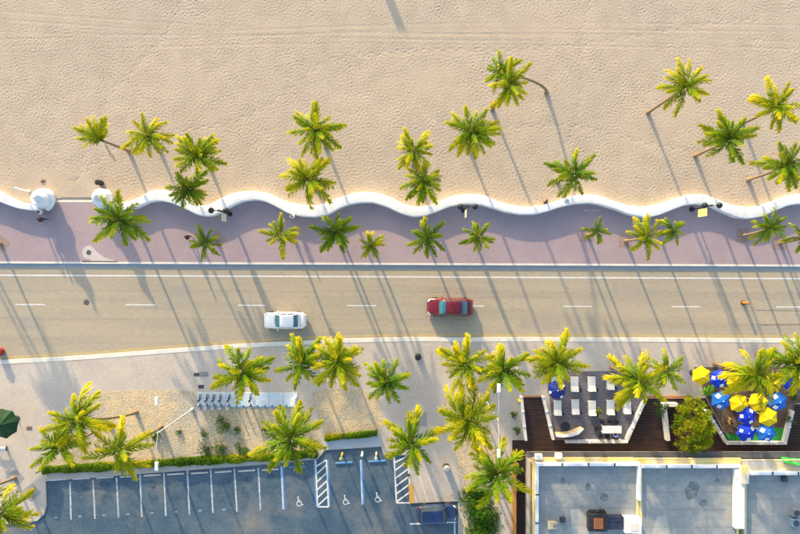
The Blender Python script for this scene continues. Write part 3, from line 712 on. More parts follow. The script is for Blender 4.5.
# ------------------------------------------------------------------ cars
def car(loc, rz, L, W, Ht, pm, gm, label, zt=(.52, .62, .72, .82, .90, .92, .93, .94, .93, .86, .70), cab=(.27, .41, .72, .87), group='cars', roofw=.74):
    root = empty('car', loc, label, 'car', group, rz)
    fx = [0, .015, .06, .18, .32, .5, .66, .8, .92, .98, 1]
    hw = [.60, .76, .90, .97, 1, 1, 1, .99, .94, .82, .66]
    k = Ht / 1.45
    mb = MB(); n = 0; m = 0
    for f, a, z in zip(fx, hw, zt):
        x = (f - .5) * L; h = a * W / 2; z *= k; zb = .22 + (.12 if f in (0, 1) else 0)
        half = [(h * .88, zb), (h * .99, zb + .12), (h, .5 * z + .1), (h * .985, z * .80), (h * .93, z * .95), (h * .80, z), (h * .4, z + .025), (0, z + .035)]
        ring = half + [(-y, q) for y, q in reversed(half[:-1])]
        mb.v += [(x, y, q) for y, q in ring]; m = len(ring); n += 1
    for i in range(n - 1):
        for j in range(m): mb.f.append((i * m + j, i * m + (j + 1) % m, (i + 1) * m + (j + 1) % m, (i + 1) * m + j)); mb.m.append(0)
    mb.f += [tuple(range(m - 1, -1, -1)), tuple((n - 1) * m + j for j in range(m))]; mb.m += [0, 0]
    body = mb.obj('body', pm, root, True)
    def zt_at(f): return float(np.interp(f, fx, zt)) * k
    # cabin: closed shell, then glass a little proud of it
    c0, c1, c2, c3 = cab
    def X(f): return (f - .5) * L
    belt = W / 2 * .88; rw = W / 2 * roofw
    def sect(f):
        zb = zt_at(f) - .04
        if f <= c1: u = (f - c0) / (c1 - c0)
        elif f >= c2: u = (c3 - f) / (c3 - c2)
        else: u = 1
        top = zb + (Ht - zb) * (math.sin(min(1, u) * math.pi / 2) ** .85 if u < 1 else 1)
        if c1 < f < c2: top += .035 * math.sin((f - c1) / (c2 - c1) * math.pi)
        w_t = belt + (rw - belt) * max(u, 0) ** .8
        return zb, top, w_t
    fs = list(np.linspace(c0, c1, 6)) + list(np.linspace(c1, c2, 7))[1:] + list(np.linspace(c2, c3, 6))[1:]
    cb = MB(); ns = 11
    for f in fs:
        zb, tp, wt = sect(f)
        pr = [(-belt, zb), (-(belt * .35 + wt * .65), zb + (tp - zb) * .62), (-wt, zb + (tp - zb) * .93), (-wt * .9, tp)] + [(wt * q, tp + .03 * (1 - q * q)) for q in (-.5, 0, .5)] + [(wt * .9, tp), (wt, zb + (tp - zb) * .93), (belt * .35 + wt * .65, zb + (tp - zb) * .62), (belt, zb)]
        cb.v += [(X(f), y, z) for y, z in pr]
    for i in range(len(fs) - 1):
        for j in range(ns - 1): cb.f.append((i * ns + j, i * ns + j + 1, (i + 1) * ns + j + 1, (i + 1) * ns + j)); cb.m.append(0)
    cb.obj('cabin', pm, root, True)
    def end_glass(name, fa, fb):
        g = MB(); N = 6; cols_ = 9
        for i in range(N):
            f = fa + (fb - fa) * i / (N - 1); zb, tp, wt = sect(f)
            for j in range(cols_):
                q = -1 + 2 * j / (cols_ - 1); bow = .05 * (1 - q * q) * (1 if fa < .5 else -1) * (1 - i / N)
                g.v.append((X(f) - bow, q * wt * .88, tp + .03 * (1 - q * q * .8) + .014))
        for i in range(N - 1):
            for j in range(cols_ - 1):
                a = i * cols_ + j; g.f.append((a, a + 1, a + cols_ + 1, a + cols_)); g.m.append(0)
        g.obj(name, gm, root, True)
    end_glass('windscreen', c0 + .02, c1 - .004); end_glass('rear_window', c2 + .01, c3 - .035)
    spl = [c1 - .055, (c1 + c2) / 2 - .012, (c1 + c2) / 2 + .012, c2 + .035]
    for s_ in (-1, 1):
        for a, b in ((spl[0], spl[1]), (spl[2], spl[3])):
            g = MB(); fl = np.linspace(a, b, 5)
            for f in fl:
                zb, tp, wt = sect(f)
                for u in (.16, .62, .86):
                    y = belt + ((belt * .35 + wt * .65) - belt) * (u / .62) if u <= .62 else (belt * .35 + wt * .65) + (wt - (belt * .35 + wt * .65)) * (u - .62) / .31
                    g.v.append((X(f), s_ * (y + .012), zb + (tp - zb) * u))
            for i in range(4):
                for j in range(2):
                    q = i * 3 + j; g.f.append((q, q + 1, q + 4, q + 3) if s_ > 0 else (q + 3, q + 4, q + 1, q)); g.m.append(0)
            g.obj('side_window', glass_m, root, True)
        mr = MB(); mr.box((X(c0 + .075), s_ * (W / 2 * .97 + .1), zt_at(.33) + .06), (.12, .2, .13), taper=.85); mr.obj('door_mirror', pm, root)
        h = MB(); h.add([(X(.012), s_ * W * .26, .60 * k), (X(.02), s_ * W * .37, .60 * k), (X(.07), s_ * W * .45, .68 * k), (X(.085), s_ * W * .42, .75 * k), (X(.05), s_ * W * .33, .73 * k), (X(.02), s_ * W * .26, .68 * k)],
                        [(0, 1, 2, 3, 4, 5)] if s_ < 0 else [(5, 4, 3, 2, 1, 0)])
        h2 = [tuple((Vector(p) + Vector((-.02, s_ * .02, .04)))) for p in h.v]; h.v = h2
        h.obj('headlight', lamp_w, root)
        t = MB(); t.box((X(.985), s_ * W * .36, .68 * k), (.10, W * .14, .13)); t.obj('taillight', lamp_r, root)
        for f in (.19, .80):
            wl = empty_part('wheel', root, (X(f), s_ * (W / 2 - .09), .32))
            Mx = Matrix.Rotation(R(90), 3, 'X')
            ty = MB(); ty.lathe([(.19, -.1), (.30, -.11), (.325, -.07), (.325, .07), (.30, .11), (.19, .1)], 20, M=Mx); ty.obj('tyre', rubber_m, wl, True)
            ri = MB(); ri.lathe([(.02, -.06), (.2, -.09), (.2, .09), (.02, .06)], 12, M=Mx); ri.obj('rim', rim_m, wl)
    def ztop(f, q): return zt_at(f) + .042 - .05 * q * q
    def hwf(f): return float(np.interp(f, fx, hw)) * W / 2
    pg = MB()
    for f in (.045, c0 - .012, min(c3 + .02, .955)):
        pg.tube([(X(f) + (.06 * q * q if f < .5 else -.05 * q * q), q * hwf(f) * .80, ztop(f, q)) for q in np.linspace(-1, 1, 9)], .011, 4)
    for s_ in (-1, 1): pg.tube([(X(f), s_ * hwf(f) * .80, ztop(f, 1)) for f in np.linspace(.05, c0 - .012, 5)], .011, 4)
    pg.obj('panel_gap', dark_m, body)
    for y0 in (-.45, .12):
        wp = MB(); wp.tube([(X(c0 + .012), y0 * W * .5, zt_at(c0) + .045), (X(c0 + .03), (y0 + .48) * W * .5, zt_at(c0) + .12)], .012, 4); wp.obj('wiper', black_m, root)
    gr = MB(); gr.box((X(.006), 0, .52 * k), (.06, W * .42, .12)); gr.obj('grille', black_m, root)
    for f, nm in ((.004, 'front_bumper'), (.996, 'rear_bumper')):
        b = MB(); b.box((X(f), 0, .36), (.10, W * .7, .16), taper=.9); b.obj(nm, dark_m if pm is not car_white else pm, root)
    return root
def empty_part(name, parent, loc):
    # a wheel hub mesh that carries tyre and rim
    mb = MB(); mb.lathe([(.05, -.11), (.05, .11)], 8, M=Matrix.Rotation(R(90), 3, 'X')); o = mb.obj(name, dark_m, parent); o.location = loc; return o
car(P(286, 320), 0, 4.55, 1.86, 1.45, car_white, teal_glass, 'white saloon car driving left on the tan road')
car(P(449.5, 306.6), R(-1), 4.95, 1.95, 1.55, car_red, teal_glass, 'dark red car driving left on the tan road', cab=(.24, .40, .73, .90))
car(P(436.2, 510.8), R(183), 4.3, 1.85, 1.68, car_blue, glass_m, 'dark blue hatchback parked at the right end of the lot', zt=(.50, .6, .68, .74, .80, .82, .83, .84, .84, .80, .66), cab=(.22, .36, .84, .965), roofw=.78)

# ------------------------------------------------------------------ lamps
def twin_lamp(px, py, h, banner, label):
    root = empty('promenade_lamp', P(px, py) + Vector((0, 0, .16)), label, 'lamp post', 'twin globe lamps along the wave wall')
    m = MB(); m.lathe([(.26, 0), (.26, .12), (.17, .22), (.13, .5), (.085, .6), (.06, h), (.05, h + .05)], 12); m.obj('pole', black_m, root, True)
    a = MB(); a.tube([(-.72, 0, h - .12), (-.4, 0, h + .02), (0, 0, h - .05), (.4, 0, h + .02), (.72, 0, h - .12)], .04, 8); a.lathe([(.05, h - .1), (.12, h), (.05, h + .14), (.01, h + .22)], 10); a.obj('arm', black_m, root)
    for s_ in (-1, 1):
        g = MB(); g.lathe([(.10, -.22), (.26, -.12), (.31, .04), (.26, .2), (.14, .3), (.03, .34)], 16, (s_ * .76, 0, h - .02)); g.obj('lamp_globe', black_m, root, True)
    for z in (3.3, 1.35): b = MB(); b.tube([(0, 0, z), (0, -1.0, z)], .02, 6); b.obj('banner_arm', black_m, root)
    f = MB(); f.box((0, -.56, 2.32), (.012, .84, 1.9)); f.obj('banner', banner, root)
ban_y = M('yellow_banner', (.72, .55, .16), (.75, .62, .3), 1.4, .8); ban_w = M('cream_banner', (.68, .64, .54), (.6, .56, .46), 1.4, .8)
twin_lamp(230.5, 214.2, 4.1, ban_w, 'black twin-globe lamp at the wall near the black-clothed person')
twin_lamp(463.3, 210.5, 4.1, ban_w, 'black twin-globe lamp with pale banner at the wall near centre')
twin_lamp(691, 209.5, 4.2, ban_y, 'black twin-globe lamp with a yellow banner at the wall on the right')
lamp_grey = M('pale_grey_pole', (.50, .50, .48), (.44, .44, .43), 2, .6)
def street_light(px, py, h, label):
    root = empty('street_light', P(px, py) + Vector((0, 0, .12)), label, 'street light', 'tall white street lights')
    m = MB(); m.lathe([(.2, 0), (.2, .25), (.10, .35), (.08, 4), (.055, h - .1), (.03, h)], 10); m.obj('pole', lamp_grey, root, True)
    for s_ in (-1, 1):
        a = MB(); a.tube([(0, 0, h - .15), (0, s_ * 1.2, h + .1), (0, s_ * 2.7, h + .18)], [.035, .03, .025], 7); ar = a.obj('arm', lamp_grey, root)
        hd = MB(); hd.box((0, s_ * 3.05, h + .17), (.34, .85, .16), taper=.7); hd.obj('lamp_head', white_m, ar)
street_light(193, 409, 9.5, 'tall white twin-arm street light beside the bicycle rack'); street_light(484, 398, 9.5, 'tall white twin-arm street light standing in the planter left of the ramp')

# ------------------------------------------------------------------ bicycle rack and bicycles
bs = empty('bicycle_rack', P(248, 399.5) + Vector((0, 0, .125)), 'pale blue bike-share docking platform with a row of stands', 'bike rack')
pl = MB(); pl.box((0, 0, .04), (1.54, 1.55, .08)); plm = pl.mesh('platform_plate', pale_blue)
for k in range(7):
    o = bpy.data.objects.new('platform_plate', plm); col.objects.link(o); o.parent = bs; o.location = (-4.7 + k * 1.567, .02 * (k % 2), 0)
dk = MB(); dk.box((0, 0, .42), (.16, .30, .7), taper=.75); dk.box((0, .05, .80), (.13, .24, .12)); dkm = dk.mesh('dock_stand', M('dock_blue', (.12, .25, .36), (.2, .32, .42), 3, .5))
for k in range(13):
    o = bpy.data.objects.new('dock_stand', dkm); col.objects.link(o); o.parent = bs; o.location = (-5.1 + k * .78, -.62, .08)
kk = MB(); kk.box((5.2, .1, .75), (.35, .5, 1.4)); kk.box((5.2, .1, 1.5), (.5, .65, .1)); kk.obj('payment_kiosk', white_m, bs)
def bicycle(px, py, label):
    root = empty('bicycle', P(px, py) + Vector((0, 0, .205)), label, 'bicycle', 'rental bicycles in the rack')
    for y in (-.54, .54):
        t = MB(); pts = [(0, y + .33 * math.cos(a), .35 + .33 * math.sin(a)) for a in np.linspace(0, 2 * math.pi, 21)]; t.tube(pts, .028, 5, caps=False)
        for a in np.linspace(0, math.pi, 7)[:-1]: t.tube([(0, y - .32 * math.cos(a), .35 - .32 * math.sin(a)), (0, y + .32 * math.cos(a), .35 + .32 * math.sin(a))], .005, 4)
        t.obj('wheel', rubber_m, root); g = MB()
        g.add([(sx * .05, y + .38 * math.cos(a), .35 + .38 * math.sin(a)) for a in np.linspace(.2, 2.9, 8) for sx in (-1, 1)], [(2 * i, 2 * i + 1, 2 * i + 3, 2 * i + 2) for i in range(7)]); g.obj('mudguard', black_m, root)
    f = MB(); f.tube([(0, -.54, .35), (0, -.38, .95)], .024, 6); f.tube([(0, -.44, .75), (0, 0, .42), (0, .16, .42), (0, .54, .35)], .03, 6); f.tube([(0, .54, .35), (0, .22, .85)], .02, 6); f.tube([(0, .16, .42), (0, .26, .95)], .024, 6); f.obj('frame', dark_m, root)
    h = MB(); h.tube([(-.30, -.18, 1.02), (-.2, -.32, 1.05), (0, -.37, 1.0), (.2, -.32, 1.05), (.30, -.18, 1.02)], .018, 6); h.obj('handlebar', black_m, root)
    s_ = MB(); s_.add([(-.05, .08, .98), (.05, .08, .98), (.12, .34, 1.0), (-.12, .34, 1.0), (-.04, .08, .93), (.04, .08, .93), (.1, .34, .93), (-.1, .34, .93)], [(0, 1, 2, 3), (7, 6, 5, 4), (0, 4, 5, 1), (1, 5, 6, 2), (2, 6, 7, 3), (3, 7, 4, 0)]); s_.obj('saddle', black_m, root)
    b = MB(); b.box((0, -.58, .86), (.34, .24, .22), taper=1.15); b.obj('basket', M('basket_grey', (.35, .37, .4), (.3, .3, .33), 8, .7) if 'basket_grey' not in bpy.data.materials else bpy.data.materials['basket_grey'], root)
    return root
bk = bicycle(202, 401, 'rental bicycle at the far left end of the rack')
for k, (x, lab) in enumerate(((208.8, 'rental bicycle, second from the left in the rack'), (215.6, 'rental bicycle, third from the left in the rack'), (222.4, 'rental bicycle, fourth from the left in the rack'),
                            (230.5, 'rental bicycle, fifth from the left, set slightly apart in the rack'), (252, 'rental bicycle standing alone at the right of the rack'))):
    dup(bk, P(x, 401) + Vector((0, 0, .205)), R(3 * (k % 3 - 1)), lab)

# ------------------------------------------------------------------ parasols
def parasol_parts(root, r, h, n, mat, ph, patches=(), lip=.16, sag=.0):
    m = MB(); peak = h + .42 * r / .95
    v = [(0, 0, peak)]
    for ring_r, zf in ((.5, .56), (1, 0)):
        for k in range(2 * n):
            t = ph + math.pi * k / n; rr_ = r * ring_r * (1 if k % 2 == 0 else math.cos(math.pi / n) * .97)
            v.append((rr_ * math.cos(t), rr_ * math.sin(t), h + (peak - h) * zf - (0.0 if k % 2 == 0 else .025)))
    for k in range(2 * n):
        x, y, z = v[1 + 2 * n + k]; v.append((x * 1.005, y * 1.005, z - lip))
    N = 2 * n; ff = [(0, 1 + k, 1 + (k + 1) % N) for k in range(N)]
    for b in (1, 1 + N): ff += [(b + k, b + N + k, b + N + (k + 1) % N, b + (k + 1) % N) for k in range(N)]
    m.add(v, ff); c = m.obj('canopy', mat, root)
    fin = MB(); fin.lathe([(.05, peak - .02), (.05, peak + .04), (.015, peak + .1)], 8); fin.obj('finial', white_m, c)
    for a, rr0, sz in patches:
        a += ph
        def surf(rad): return peak - (peak - h) * (rad / r if True else 0) * (1 / math.cos(math.pi / n) if False else 1)
        pt = MB(); d = Vector((math.cos(a), math.sin(a), 0)); tn = Vector((-d.y, d.x, 0)); q = []
        for sx, sy in ((-1, -1), (1, -1), (1, 1), (-1, 1)):
            pp = d * (rr0 * r + sx * sz * .5 * r) + tn * (sy * sz * .62 * r); rad = pp.length
            pp.z = (h + (peak - h) * (.56 + .44 * (1 - rad / (.5 * r))) if rad < .5 * r else h + (peak - h) * .56 * (1 - (rad - .5 * r) / (.5 * r))) + .03; q.append(pp)
        pt.add(q, [(0, 1, 2, 3)]); pt.obj('printed_patch', white_m, c)
    p = MB(); p.lathe([(.025, 0), (.025, peak - .03)], 8); p.obj('pole', white_m, root)
    b = MB(); b.lathe([(.3, 0), (.3, .05), (.06, .1), (.05, .3)], 14); b.obj('base', dark_m, root)
    for k in range(n):
        rb = MB(); t = ph + 2 * math.pi * k / n; rb.tube([(.03 * math.cos(t), .03 * math.sin(t), h - .02), (r * .5 * math.cos(t), r * .5 * math.sin(t), h + (peak - h) * .53)], .01, 4)
        rb.obj('rib', dark_m, root)
def parasol(cx, cy, rpx, mat, label, ph, n=6, h=2.25, patches=(), tilt=0):
    top = P(cx, cy, h); root = empty('parasol', (top.x, top.y, .14), label, 'parasol', 'patio parasols')
    parasol_parts(root, rpx * S * (1 - h / H) * 1.02, h - .14, n, mat, ph, patches)
    return root
pt3 = ((R(30), .68, .34), (R(150), .68, .30), (R(270), .68, .34))
pt2 = ((R(100), .62, .36), (R(215), .62, .34))
PAR = [(701.7, 376, 9.6, umb_y, 'yellow parasol at the far left of the parasol cluster', .5, ()),
 (719, 379, 9.4, umb_b, 'royal blue parasol between the leftmost yellow parasol and the large palm', .3, pt3),
 (736, 383, 9.2, umb_y, 'yellow parasol half under the left fronds of the large palm', .1, ()),
 (773, 383, 9.2, umb_y, 'yellow parasol under the right fronds of the large palm', .4, ()),
 (790.5, 381.5, 9, umb_b, 'royal blue parasol under the palm at the right frame edge', .2, pt3),
 (803, 380, 9, umb_y, 'yellow parasol cut off by the right frame edge', .2, ()),
 (721, 400.5, 9.8, umb_l, 'sky blue parasol below the royal blue one at the left of the cluster', .5, pt2),
 (739, 403.5, 9.6, umb_y, 'yellow parasol right of the left sky blue parasol', .75, ()),
 (758.5, 402.5, 9.8, umb_y, 'yellow parasol in the middle of the cluster, below the palm core', .15, ()),
 (777.5, 401.5, 10, umb_l, 'sky blue parasol at the right side of the cluster', .4, pt2),
 (747, 416, 9.2, umb_b, 'royal blue parasol, upper of the two stacked near the bottom wall', .5, pt3),
 (768.4, 417.5, 9.8, umb_y, 'lowest yellow parasol, below the right sky blue one', .55, ()),
 (746.5, 432.5, 9.4, umb_b, 'royal blue parasol, lower of the two stacked near the bottom wall', .2, pt3),
 (766.5, 433, 9.4, umb_l, 'sky blue parasol over the green turf by the bottom wall', .85, pt2)]
for i, (x, y, r, m_, lab, ph, pts) in enumerate(PAR): parasol(x, y, r, m_, lab, ph, patches=pts, h=2.25 + .12 * (i % 3))
parasol(557, 390, 9.2, umb_n, 'navy parasol beside the upper row of sun loungers', .3, 8, 2.3, ((R(22), .8, .28), (R(180), .8, .24), (R(285), .85, .24)))
root = empty('market_parasol', P(3, 424, 2.45) * Vector((1,1,0)) if False else Vector((P(3, 424, 2.45).x, P(3, 424, 2.45).y, .12)), 'large dark green domed parasol at the left frame edge', 'parasol'); parasol_parts(root, 1.6, 2.3, 8, dkgreen, .2)

# ------------------------------------------------------------------ patios, ramp and boardwalk
def deck(pts, label, z=.145, pw=.29):
    root = empty('boardwalk', P(*pts[0]) + Vector((0, 0, .12)), label, 'boardwalk', 'dark timber boardwalks')
    W = [P(*p) - P(*pts[0]) for p in pts]; ys = [p.y for p in W]; mb = MB(); y = min(ys)
    def span(yy):
        xs = []
        for a, b in zip(W, W[1:] + W[:1]):
            if (a.y - yy) * (b.y - yy) <= 0 and abs(a.y - b.y) > 1e-6: xs.append(a.x + (b.x - a.x) * (yy - a.y) / (b.y - a.y))
        return (min(xs), max(xs)) if xs else None
    while y < max(ys) - .05:
        y1 = min(y + pw - .018, max(ys) - .001); s0 = span(y + .001); s1 = span(y1)
        if s0 and s1:
            zz = z - .12 + random.uniform(-.006, .006)
            v = [(s0[0], y, zz), (s0[1], y, zz), (s1[1], y1, zz), (s1[0], y1, zz)]; v += [(a, b, c - .03) for a, b, c in v]
            mb.add(v, [(0, 1, 2, 3), (0, 4, 5, 1), (2, 6, 7, 3), (1, 5, 6, 2), (3, 7, 4, 0)])
        y += pw
    o = mb.obj('planks', deck_m, root); o['kind'] = 'stuff'
deck([(523, 397), (543, 397), (553, 440), (527, 440)], 'narrow dark timber ramp at the left, between two white walls')
deck([(512, 440), (840, 440), (840, 452.5), (512, 452.5)], 'long dark timber walk running along the front of the building', z=.15)
deck([(646, 398), (705, 398), (727.5, 440), (629, 440)], 'dark timber boardwalk between the two patios around the bushy tree')
deck([(794, 404), (840, 404), (840, 440), (787, 440)], 'dark timber boardwalk at the right frame edge beyond the patio wall')
deck([(512, 452.5), (525, 452.5), (525, 560), (516, 560)], 'dark timber passage down the left side of the building', z=.148)
sheet('patio_floor', [(546, 371), (641, 371), (645, 397), (628, 440), (554, 440)], .131, patio_m, .02)
sheet('patio_floor', [(693, 367), (830, 367), (830, 403), (794, 403), (786, 440), (728, 440), (706, 397.6)], .133, brown_floor, .02)
sheet('turf_strip', [(724, 433), (750, 436), (763, 428), (787, 428), (785.5, 441.5), (728.5, 441.5)], .139, turf_m)
sheet('shop_pavement', [(524, 452.6), (840, 452.6), (840, 470), (524, 470)], .139, M('grey_slabs', (.17, .17, .17), (.23, .22, .21), 1.0, .8, c3=(.28, .23, .19), c3scale=.4))
st = MB(); a = P(644, 397); b = P(692, 397); st.box(((a.x + b.x) / 2, a.y, .17), (b.x - a.x, .30, .1)); tag(st.obj('timber_step', edge_m), 'orange-brown timber step at the top of the boardwalk between patios', 'step')
st = MB(); a = P(523, 396.3); b = P(544, 396.3); st.box(((a.x + b.x) / 2, a.y, .17), (b.x - a.x, .18, .1)); tag(st.obj('timber_step', edge_m), 'orange-brown timber step at the top of the left ramp', 'step')
st = MB(); st.box((P(513, 500).x, P(513, 510).y, .55), (.35, 13, .9)); tag(st.obj('timber_fence', M('orange_fence', (.42, .20, .06), (.34, .17, .06), 1.5, .8)), 'orange-brown low timber fence beside the pale side path', 'fence')
def pwall(pts, wd, h, label, z0=.12, caps=True):
    root = empty('patio_wall', P(*pts[0]) + Vector((0, 0, z0)), label, 'wall', 'white patio walls')
    o0 = P(*pts[0]); k = 1 - (h + z0) / H
    W = [Vector(((p[0] - 400) * S * k, (267 - p[1]) * S * k, 0)) - o0 for p in pts]
    for nm, w2, za, zb, mt in (('wall', wd, 0, h - .06, wall_white), ('cap', wd + .10, h - .06, h, M('wall_cap', (.66, .64, .60), (.58, .56, .53), 2, .8) if 'wall_cap' not in bpy.data.materials else bpy.data.materials['wall_cap'])):
        mb = MB(); n = len(W); L_ = []; R_ = []
        for i in range(n):
            d0 = (W[i] - W[i - 1]).normalized() if i else (W[1] - W[0]).normalized(); d1 = (W[i + 1] - W[i]).normalized() if i < n - 1 else d0
            t = (d0 + d1).normalized(); nn = Vector((-t.y, t.x, 0)) * (w2 / 2 / max(.4, t.dot(d0))); L_.append(W[i] + nn); R_.append(W[i] - nn)
        for i in range(n - 1):
            v = [R_[i], R_[i + 1], L_[i + 1], L_[i]]; v = [(p.x, p.y, za) for p in v] + [(p.x, p.y, zb) for p in v]
            mb.add(v, [(3, 2, 1, 0), (4, 5, 6, 7), (0, 1, 5, 4), (1, 2, 6, 5), (2, 3, 7, 6), (3, 0, 4, 7)])
        mb.obj(nm, mt, root)
    if caps:
        pb = MB(); pb.box((0, 0, .04), (wd + .14, wd + .14, .08), taper=.8); pm_ = pb.mesh('post_cap', white_m)
        tot = 0
        for i in range(len(W) - 1):
            d = W[i + 1] - W[i]; m_ = max(1, int(d.length / 1.3))
            for j in range(m_):
                o = bpy.data.objects.new('post_cap', pm_); col.objects.link(o); o.parent = root; o.location = W[i] + d * (j / m_) + Vector((0, 0, h))
                o.rotation_euler.z = math.atan2(d.y, d.x); o.scale = (.45, 1, 1)
pwall([(521.5, 397), (526, 441)], .2, .7, 'white wall on the left side of the narrow ramp')
pwall([(543.5, 397), (553.5, 440)], .2, .7, 'white wall on the right side of the narrow ramp')
pwall([(566, 442), (626.5, 442), (646, 399)], .2, .65, 'white angled wall closing the sun lounger patio')
pwall([(707, 411), (727.5, 443.5), (785.5, 443.5), (793.5, 411)], .2, .65, 'white wall around the parasol patio')
pwall([(678, 405), (664.5, 405), (668.5, 441)], .32, .7, 'white planter wall left of the bushy tree', caps=False)

# sun loungers
lou_m = M('lounger_fabric', (.60, .61, .59), (.52, .53, .52), 2, .8)
def lounger(px, py, label):
    root = empty('sun_lounger', P(px, py) + Vector((0, 0, .131)), label, 'sun lounger', 'white sun loungers in two rows')
    f = MB()
    for s_ in (-1, 1): f.box((s_ * .38, .03, .3), (.05, 1.6, .06))
    for y in (-.72, .78): f.box((0, y, .3), (.71, .05, .06))
    f.obj('frame', white_m, root)
    for sx in (-.37, .37):
        for y in (-.66, .72):
            l = MB(); l.box((sx, y, .135), (.05, .05, .27)); l.obj('leg', white_m, root)
    s_ = MB(); s_.box((0, .29, .375), (.80, 1.02, .08)); s_.obj('seat_cushion', lou_m, root)
    b = MB(); b.box((0, -.50, .50), (.80, .60, .08), M=Matrix.Rotation(R(-24), 3, 'X')); b.obj('backrest', lou_m, root)
    return root
LG = [(573.3, 383.5, 'sun lounger right of the navy parasol in the upper row'), (590.3, 383.3, 'sun lounger third in the upper row, above the potted plant side'), (608.8, 381.5, 'rightmost sun lounger of the upper row'),
      (554, 383.5, 'sun lounger mostly hidden under the navy parasol'),
      (556.5, 407, 'leftmost sun lounger of the lower row beside the ramp wall'), (574, 406, 'second sun lounger from the left in the lower row'), (590.7, 407.3, 'sun lounger of the lower row left of the potted plant'),
      (609, 406.5, 'sun lounger of the lower row right of the potted plant'), (625.4, 405.5, 'rightmost sun lounger of the lower row by the angled wall')]
lg = lounger(*LG[0])
st_ = empty('side_table', P(578.3, 389.5) + Vector((0, 0, .131)), 'x', 'side table', 'small dark tables beside the sun loungers')
m_ = MB(); m_.lathe([(.2, .40), (.22, .42), (.22, .45)], 12); m_.obj('table_top', black_m, st_); m_ = MB(); m_.lathe([(.17, 0), (.17, .03), (.03, .05), (.03, .4)], 10); m_.obj('leg', black_m, st_)
for i, (x, y, lab) in enumerate(LG):
    if i: dup(lg, P(x, y) + Vector((0, 0, .131)), R(random.uniform(-1.5, 1.5)), lab)
    tl = 'dark side table by the ' + lab.split(',')[0].replace('sun lounger', 'lounger')
    if i == 0: st_['label'] = tl
    else: dup(st_, P(x + 4.6, y + 6) + Vector((0, 0, .131)), 0, tl)

# dining table with chairs, curved counter
dt = empty('dining_table', P(609, 427.5) + Vector((0, 0, .131)), 'long white dining table near the bottom of the lounger patio', 'table')
m_ = MB(); m_.box((0, 0, .74), (2.1, .82, .05)); m_.obj('table_top', white_m, dt)
for sx in (-.95, .95):
    for sy in (-.33, .33): m_ = MB(); m_.box((sx, sy, .36), (.06, .06, .71)); m_.obj('leg', white_m, dt)
def chair(px, py, rz, label):
    root = empty('chair', P(px, py) + Vector((0, 0, .131)), label, 'chair', 'black chairs around the white dining table', rz)
    m = MB(); m.box((0, 0, .45), (.44, .42, .05)); m.obj('seat', black_m, root); m = MB(); m.box((0, -.21, .70), (.43, .04, .42)); m.obj('backrest', black_m, root)
    for sx in (-.19, .19):
        for sy in (-.18, .18): m = MB(); m.box((sx, sy, .21), (.035, .035, .42)); m.obj('leg', black_m, root)
    return root
ch = chair(600.5, 420.3, R(180), 'black chair on the upper side of the dining table, left one')
for x, y, rz, lab in ((607.5, 420.0, R(176), 'black chair on the upper side of the dining table, middle one'), (614.5, 420.3, R(183), 'black chair on the upper side of the dining table, right one'),
                      (599, 434.6, 0, 'black chair on the lower side of the dining table, leftmost'), (605.5, 434.8, R(4), 'black chair on the lower side of the dining table, second from left'), (612.5, 434.7, 0, 'black chair under the blue-shirted person'), (595, 427, R(-90), 'black chair at the left end of the dining table')):
    dup(ch, P(x, y) + Vector((0, 0, .131)), rz, lab)
ct = empty('bar_counter', P(566, 431) + Vector((0, 0, .131)), 'pale curved counter at the lower left of the lounger patio', 'counter')
def crescent(h0, h1, grow):
    top = [(-1.35, -.32), (-.6, -.38), (.2, -.28), (.9, 0), (1.5, .30), (1.55, .2)]; bot = [(1.0, -.34), (.3, -.58), (-.6, -.68), (-1.35, -.6)]
    pts = [(x * (1 + grow), y * (1 + grow * .5)) for x, y in top + bot]; n = len(pts)
    m = MB(); m.add([(x, y + .3, h0) for x, y in pts] + [(x, y + .3, h1) for x, y in pts], [tuple(range(n - 1, -1, -1)) if True else 0, tuple(range(n, 2 * n))] + [(i, (i + 1) % n, n + (i + 1) % n, n + i) for i in range(n)]); return m
crescent(0, 1.0, 0).obj('base', tan_wall, ct); crescent(1.0, 1.06, .04).obj('worktop', white_m, ct)
bt = empty('round_table', P(563, 424.5) + Vector((0, 0, .131)), 'round black table beside the pale curved counter', 'table')
m_ = MB(); m_.lathe([(.5, .70), (.52, .72), (.52, .75)], 20); m_.obj('table_top', black_m, bt); m_ = MB(); m_.lathe([(.26, 0), (.26, .03), (.05, .06), (.04, .7)], 12); m_.obj('pedestal', black_m, bt)

